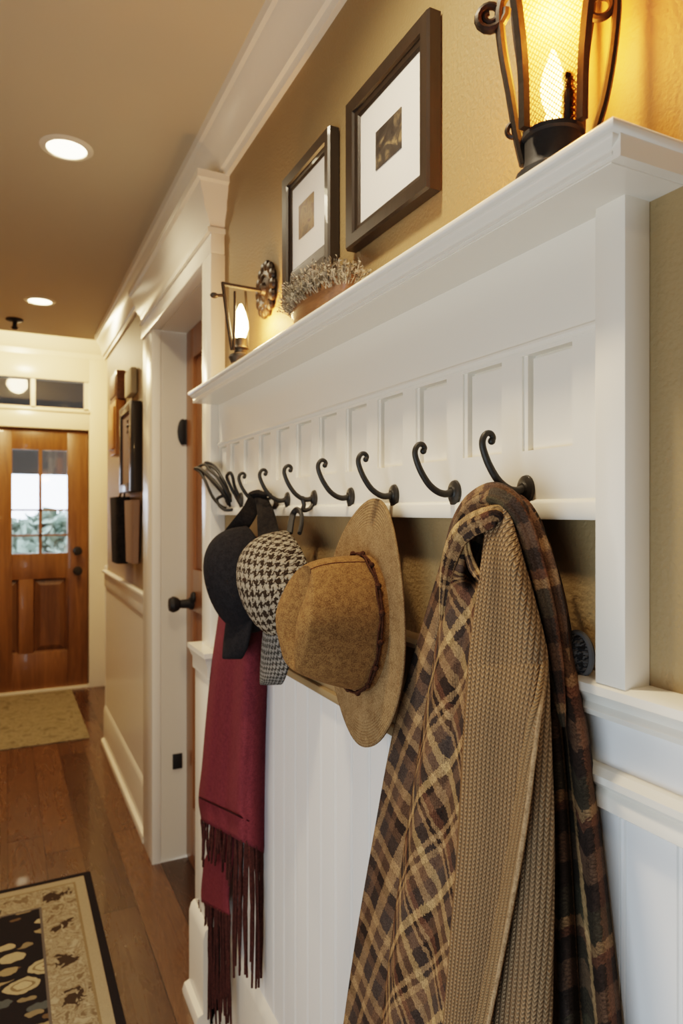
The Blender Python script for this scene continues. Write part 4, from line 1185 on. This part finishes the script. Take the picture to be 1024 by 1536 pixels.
bm = new(); cloth(bm, Le, Re, 985, .560, mk(Le, Re, .0125), 8, 120, 0, 1, lin=True); obj('hem_band', bm, 'knit_hem', ks, auto=80, solid=.006)
bm = new(); hd = mk(Le, Re, .0150); hv = [1000+i*9 for i in range(78)]
tube(bm, [P(interp(Re, v)-1, v, x=-hd(1, 0, v)) for v in hv], .0022, 8); obj('hem_edge', bm, 'knit_edge', ks)

# --- burgundy scarf with fringe
bs = thing('fringed_scarf', 'burgundy scarf with long dark fringe hanging under the black cap', 'scarf', P(355, 920, x=-.06))
Lb = [(805,356),(850,338),(930,328),(1000,318),(1080,310),(1150,304),(1200,299),(1230,303),(1300,305)]
Rb = [(805,388),(850,396),(930,399),(1000,399),(1080,398),(1150,397),(1230,396),(1300,395)]
def depS(s, t, v):
    return .052-.026*s*s+.026*math.sin(s*PI)**.7+.011*math.sin(s*11+.5)*sm(860,1120,v)+.003*math.sin(s*24)*sm(900,1150,v)
def bsf(s, t):
    v1 = 1230+(1280-1230)*s; v = 805+(v1-805)*t
    u = interp(Lb, v)*(1-s)+interp(Rb, v)*s
    return P(u, v, x=-depS(s, t, v))
bm = new(); grid(bm, bsf, 40, 70); obj('front_drape', bm, 'burg', bs, auto=80, solid=.006)
bm = new(); tube(bm, [bsf(s, .915+.0*s)+Vector((-.0065,0,0)) for s in [i/30 for i in range(1, 30)]], .0022, 6); obj('seam', bm, 'burg_seam', bs)
Lk2 = [(1180,312),(1250,306),(1300,301),(1345,298),(1375,303)]; Rk2 = [(1180,350),(1250,352),(1300,348),(1345,343),(1375,345)]
def bs2(s, t):
    v1 = 1350+25*s; v = 1180+(v1-1180)*t
    return P(interp(Lk2, v)*(1-s)+interp(Rk2, v)*s, v, x=-.034-.016*sm(1230,1300,v)-.010*math.sin(s*PI)-.003*math.sin(s*9))
bm = new(); grid(bm, bs2, 24, 30); obj('back_drape', bm, 'burg', bs, auto=80, solid=.005)
def tassel(p, L, wob, r=.0036, mat='burg_dark'):
    bm = new(); n = 10; ph = random.random()*6; pts = []; rr = []
    for i in range(n+1):
        f = i/n
        pts.append(Vector(p)+Vector((wob*.5*math.sin(ph+f*3), wob*math.sin(ph*2+f*2.4)*f, -L*f)))
        rr.append(r*(.9+.12*math.sin(i*2.2)) if f < .9 else r*.7)
    tube(bm, pts, rr, 6); obj('tassel', bm, mat, bs)
for k in range(32):
    s = (k+.5)/32; p = bsf(s, 1.0)+Vector((random.uniform(-.004,.004), 0, .004))
    tassel(p, random.uniform(.26,.34) if s > .5 else random.uniform(.06,.13), .006, .0040)
for k in range(28):
    s = (k+.5)/28; p = bs2(s, 1.0)+Vector((random.uniform(-.003,.003), 0, .004))
    tassel(p, random.uniform(.19,.33) if s > .2 else random.uniform(.06,.12), .006, .0038, 'burg_dark')

# ================================================================== LIGHT
wd = bpy.data.worlds.new('world'); SC.world = wd; wd.use_nodes = True
bg = wd.node_tree.nodes['Background']; bg.inputs[0].default_value = (.82, .90, 1, 1); bg.inputs[1].default_value = 7.0
# further recessed lamps along the hall (outside the view)
for (x, y, w) in ((-.42, .76, 38), (-.55, -.6, 10)):
    lamp('can_light', (x, y, ZC-.02), w, (1, .80, .55), .05, 'SPOT', spot_size=2.5, spot_blend=.8)
lamp('foyer_light', (-.45, 4.85, 2.5), 42, (1, .72, .38), .08)
d = lamp('daylight', (-1.38, -.1, .80), 13, (.66, .83, 1.0), typ='AREA', shape='RECTANGLE', size=.9, size_y=1.0)
d.rotation_euler = (Vector((1, .12, -.05))).to_track_quat('-Z', 'Y').to_euler()
f_ = lamp('hall_fill', (-1.38, 1.3, 1.0), 6, (1, .92, .80), typ='AREA', shape='RECTANGLE', size=1.2, size_y=1.2)
f_.rotation_euler = (Vector((1, .1, -.15))).to_track_quat('-Z', 'Y').to_euler()
SC.view_settings.view_transform = 'Filmic'
SC.view_settings.look = 'Medium High Contrast'
SC.view_settings.exposure = 0.36
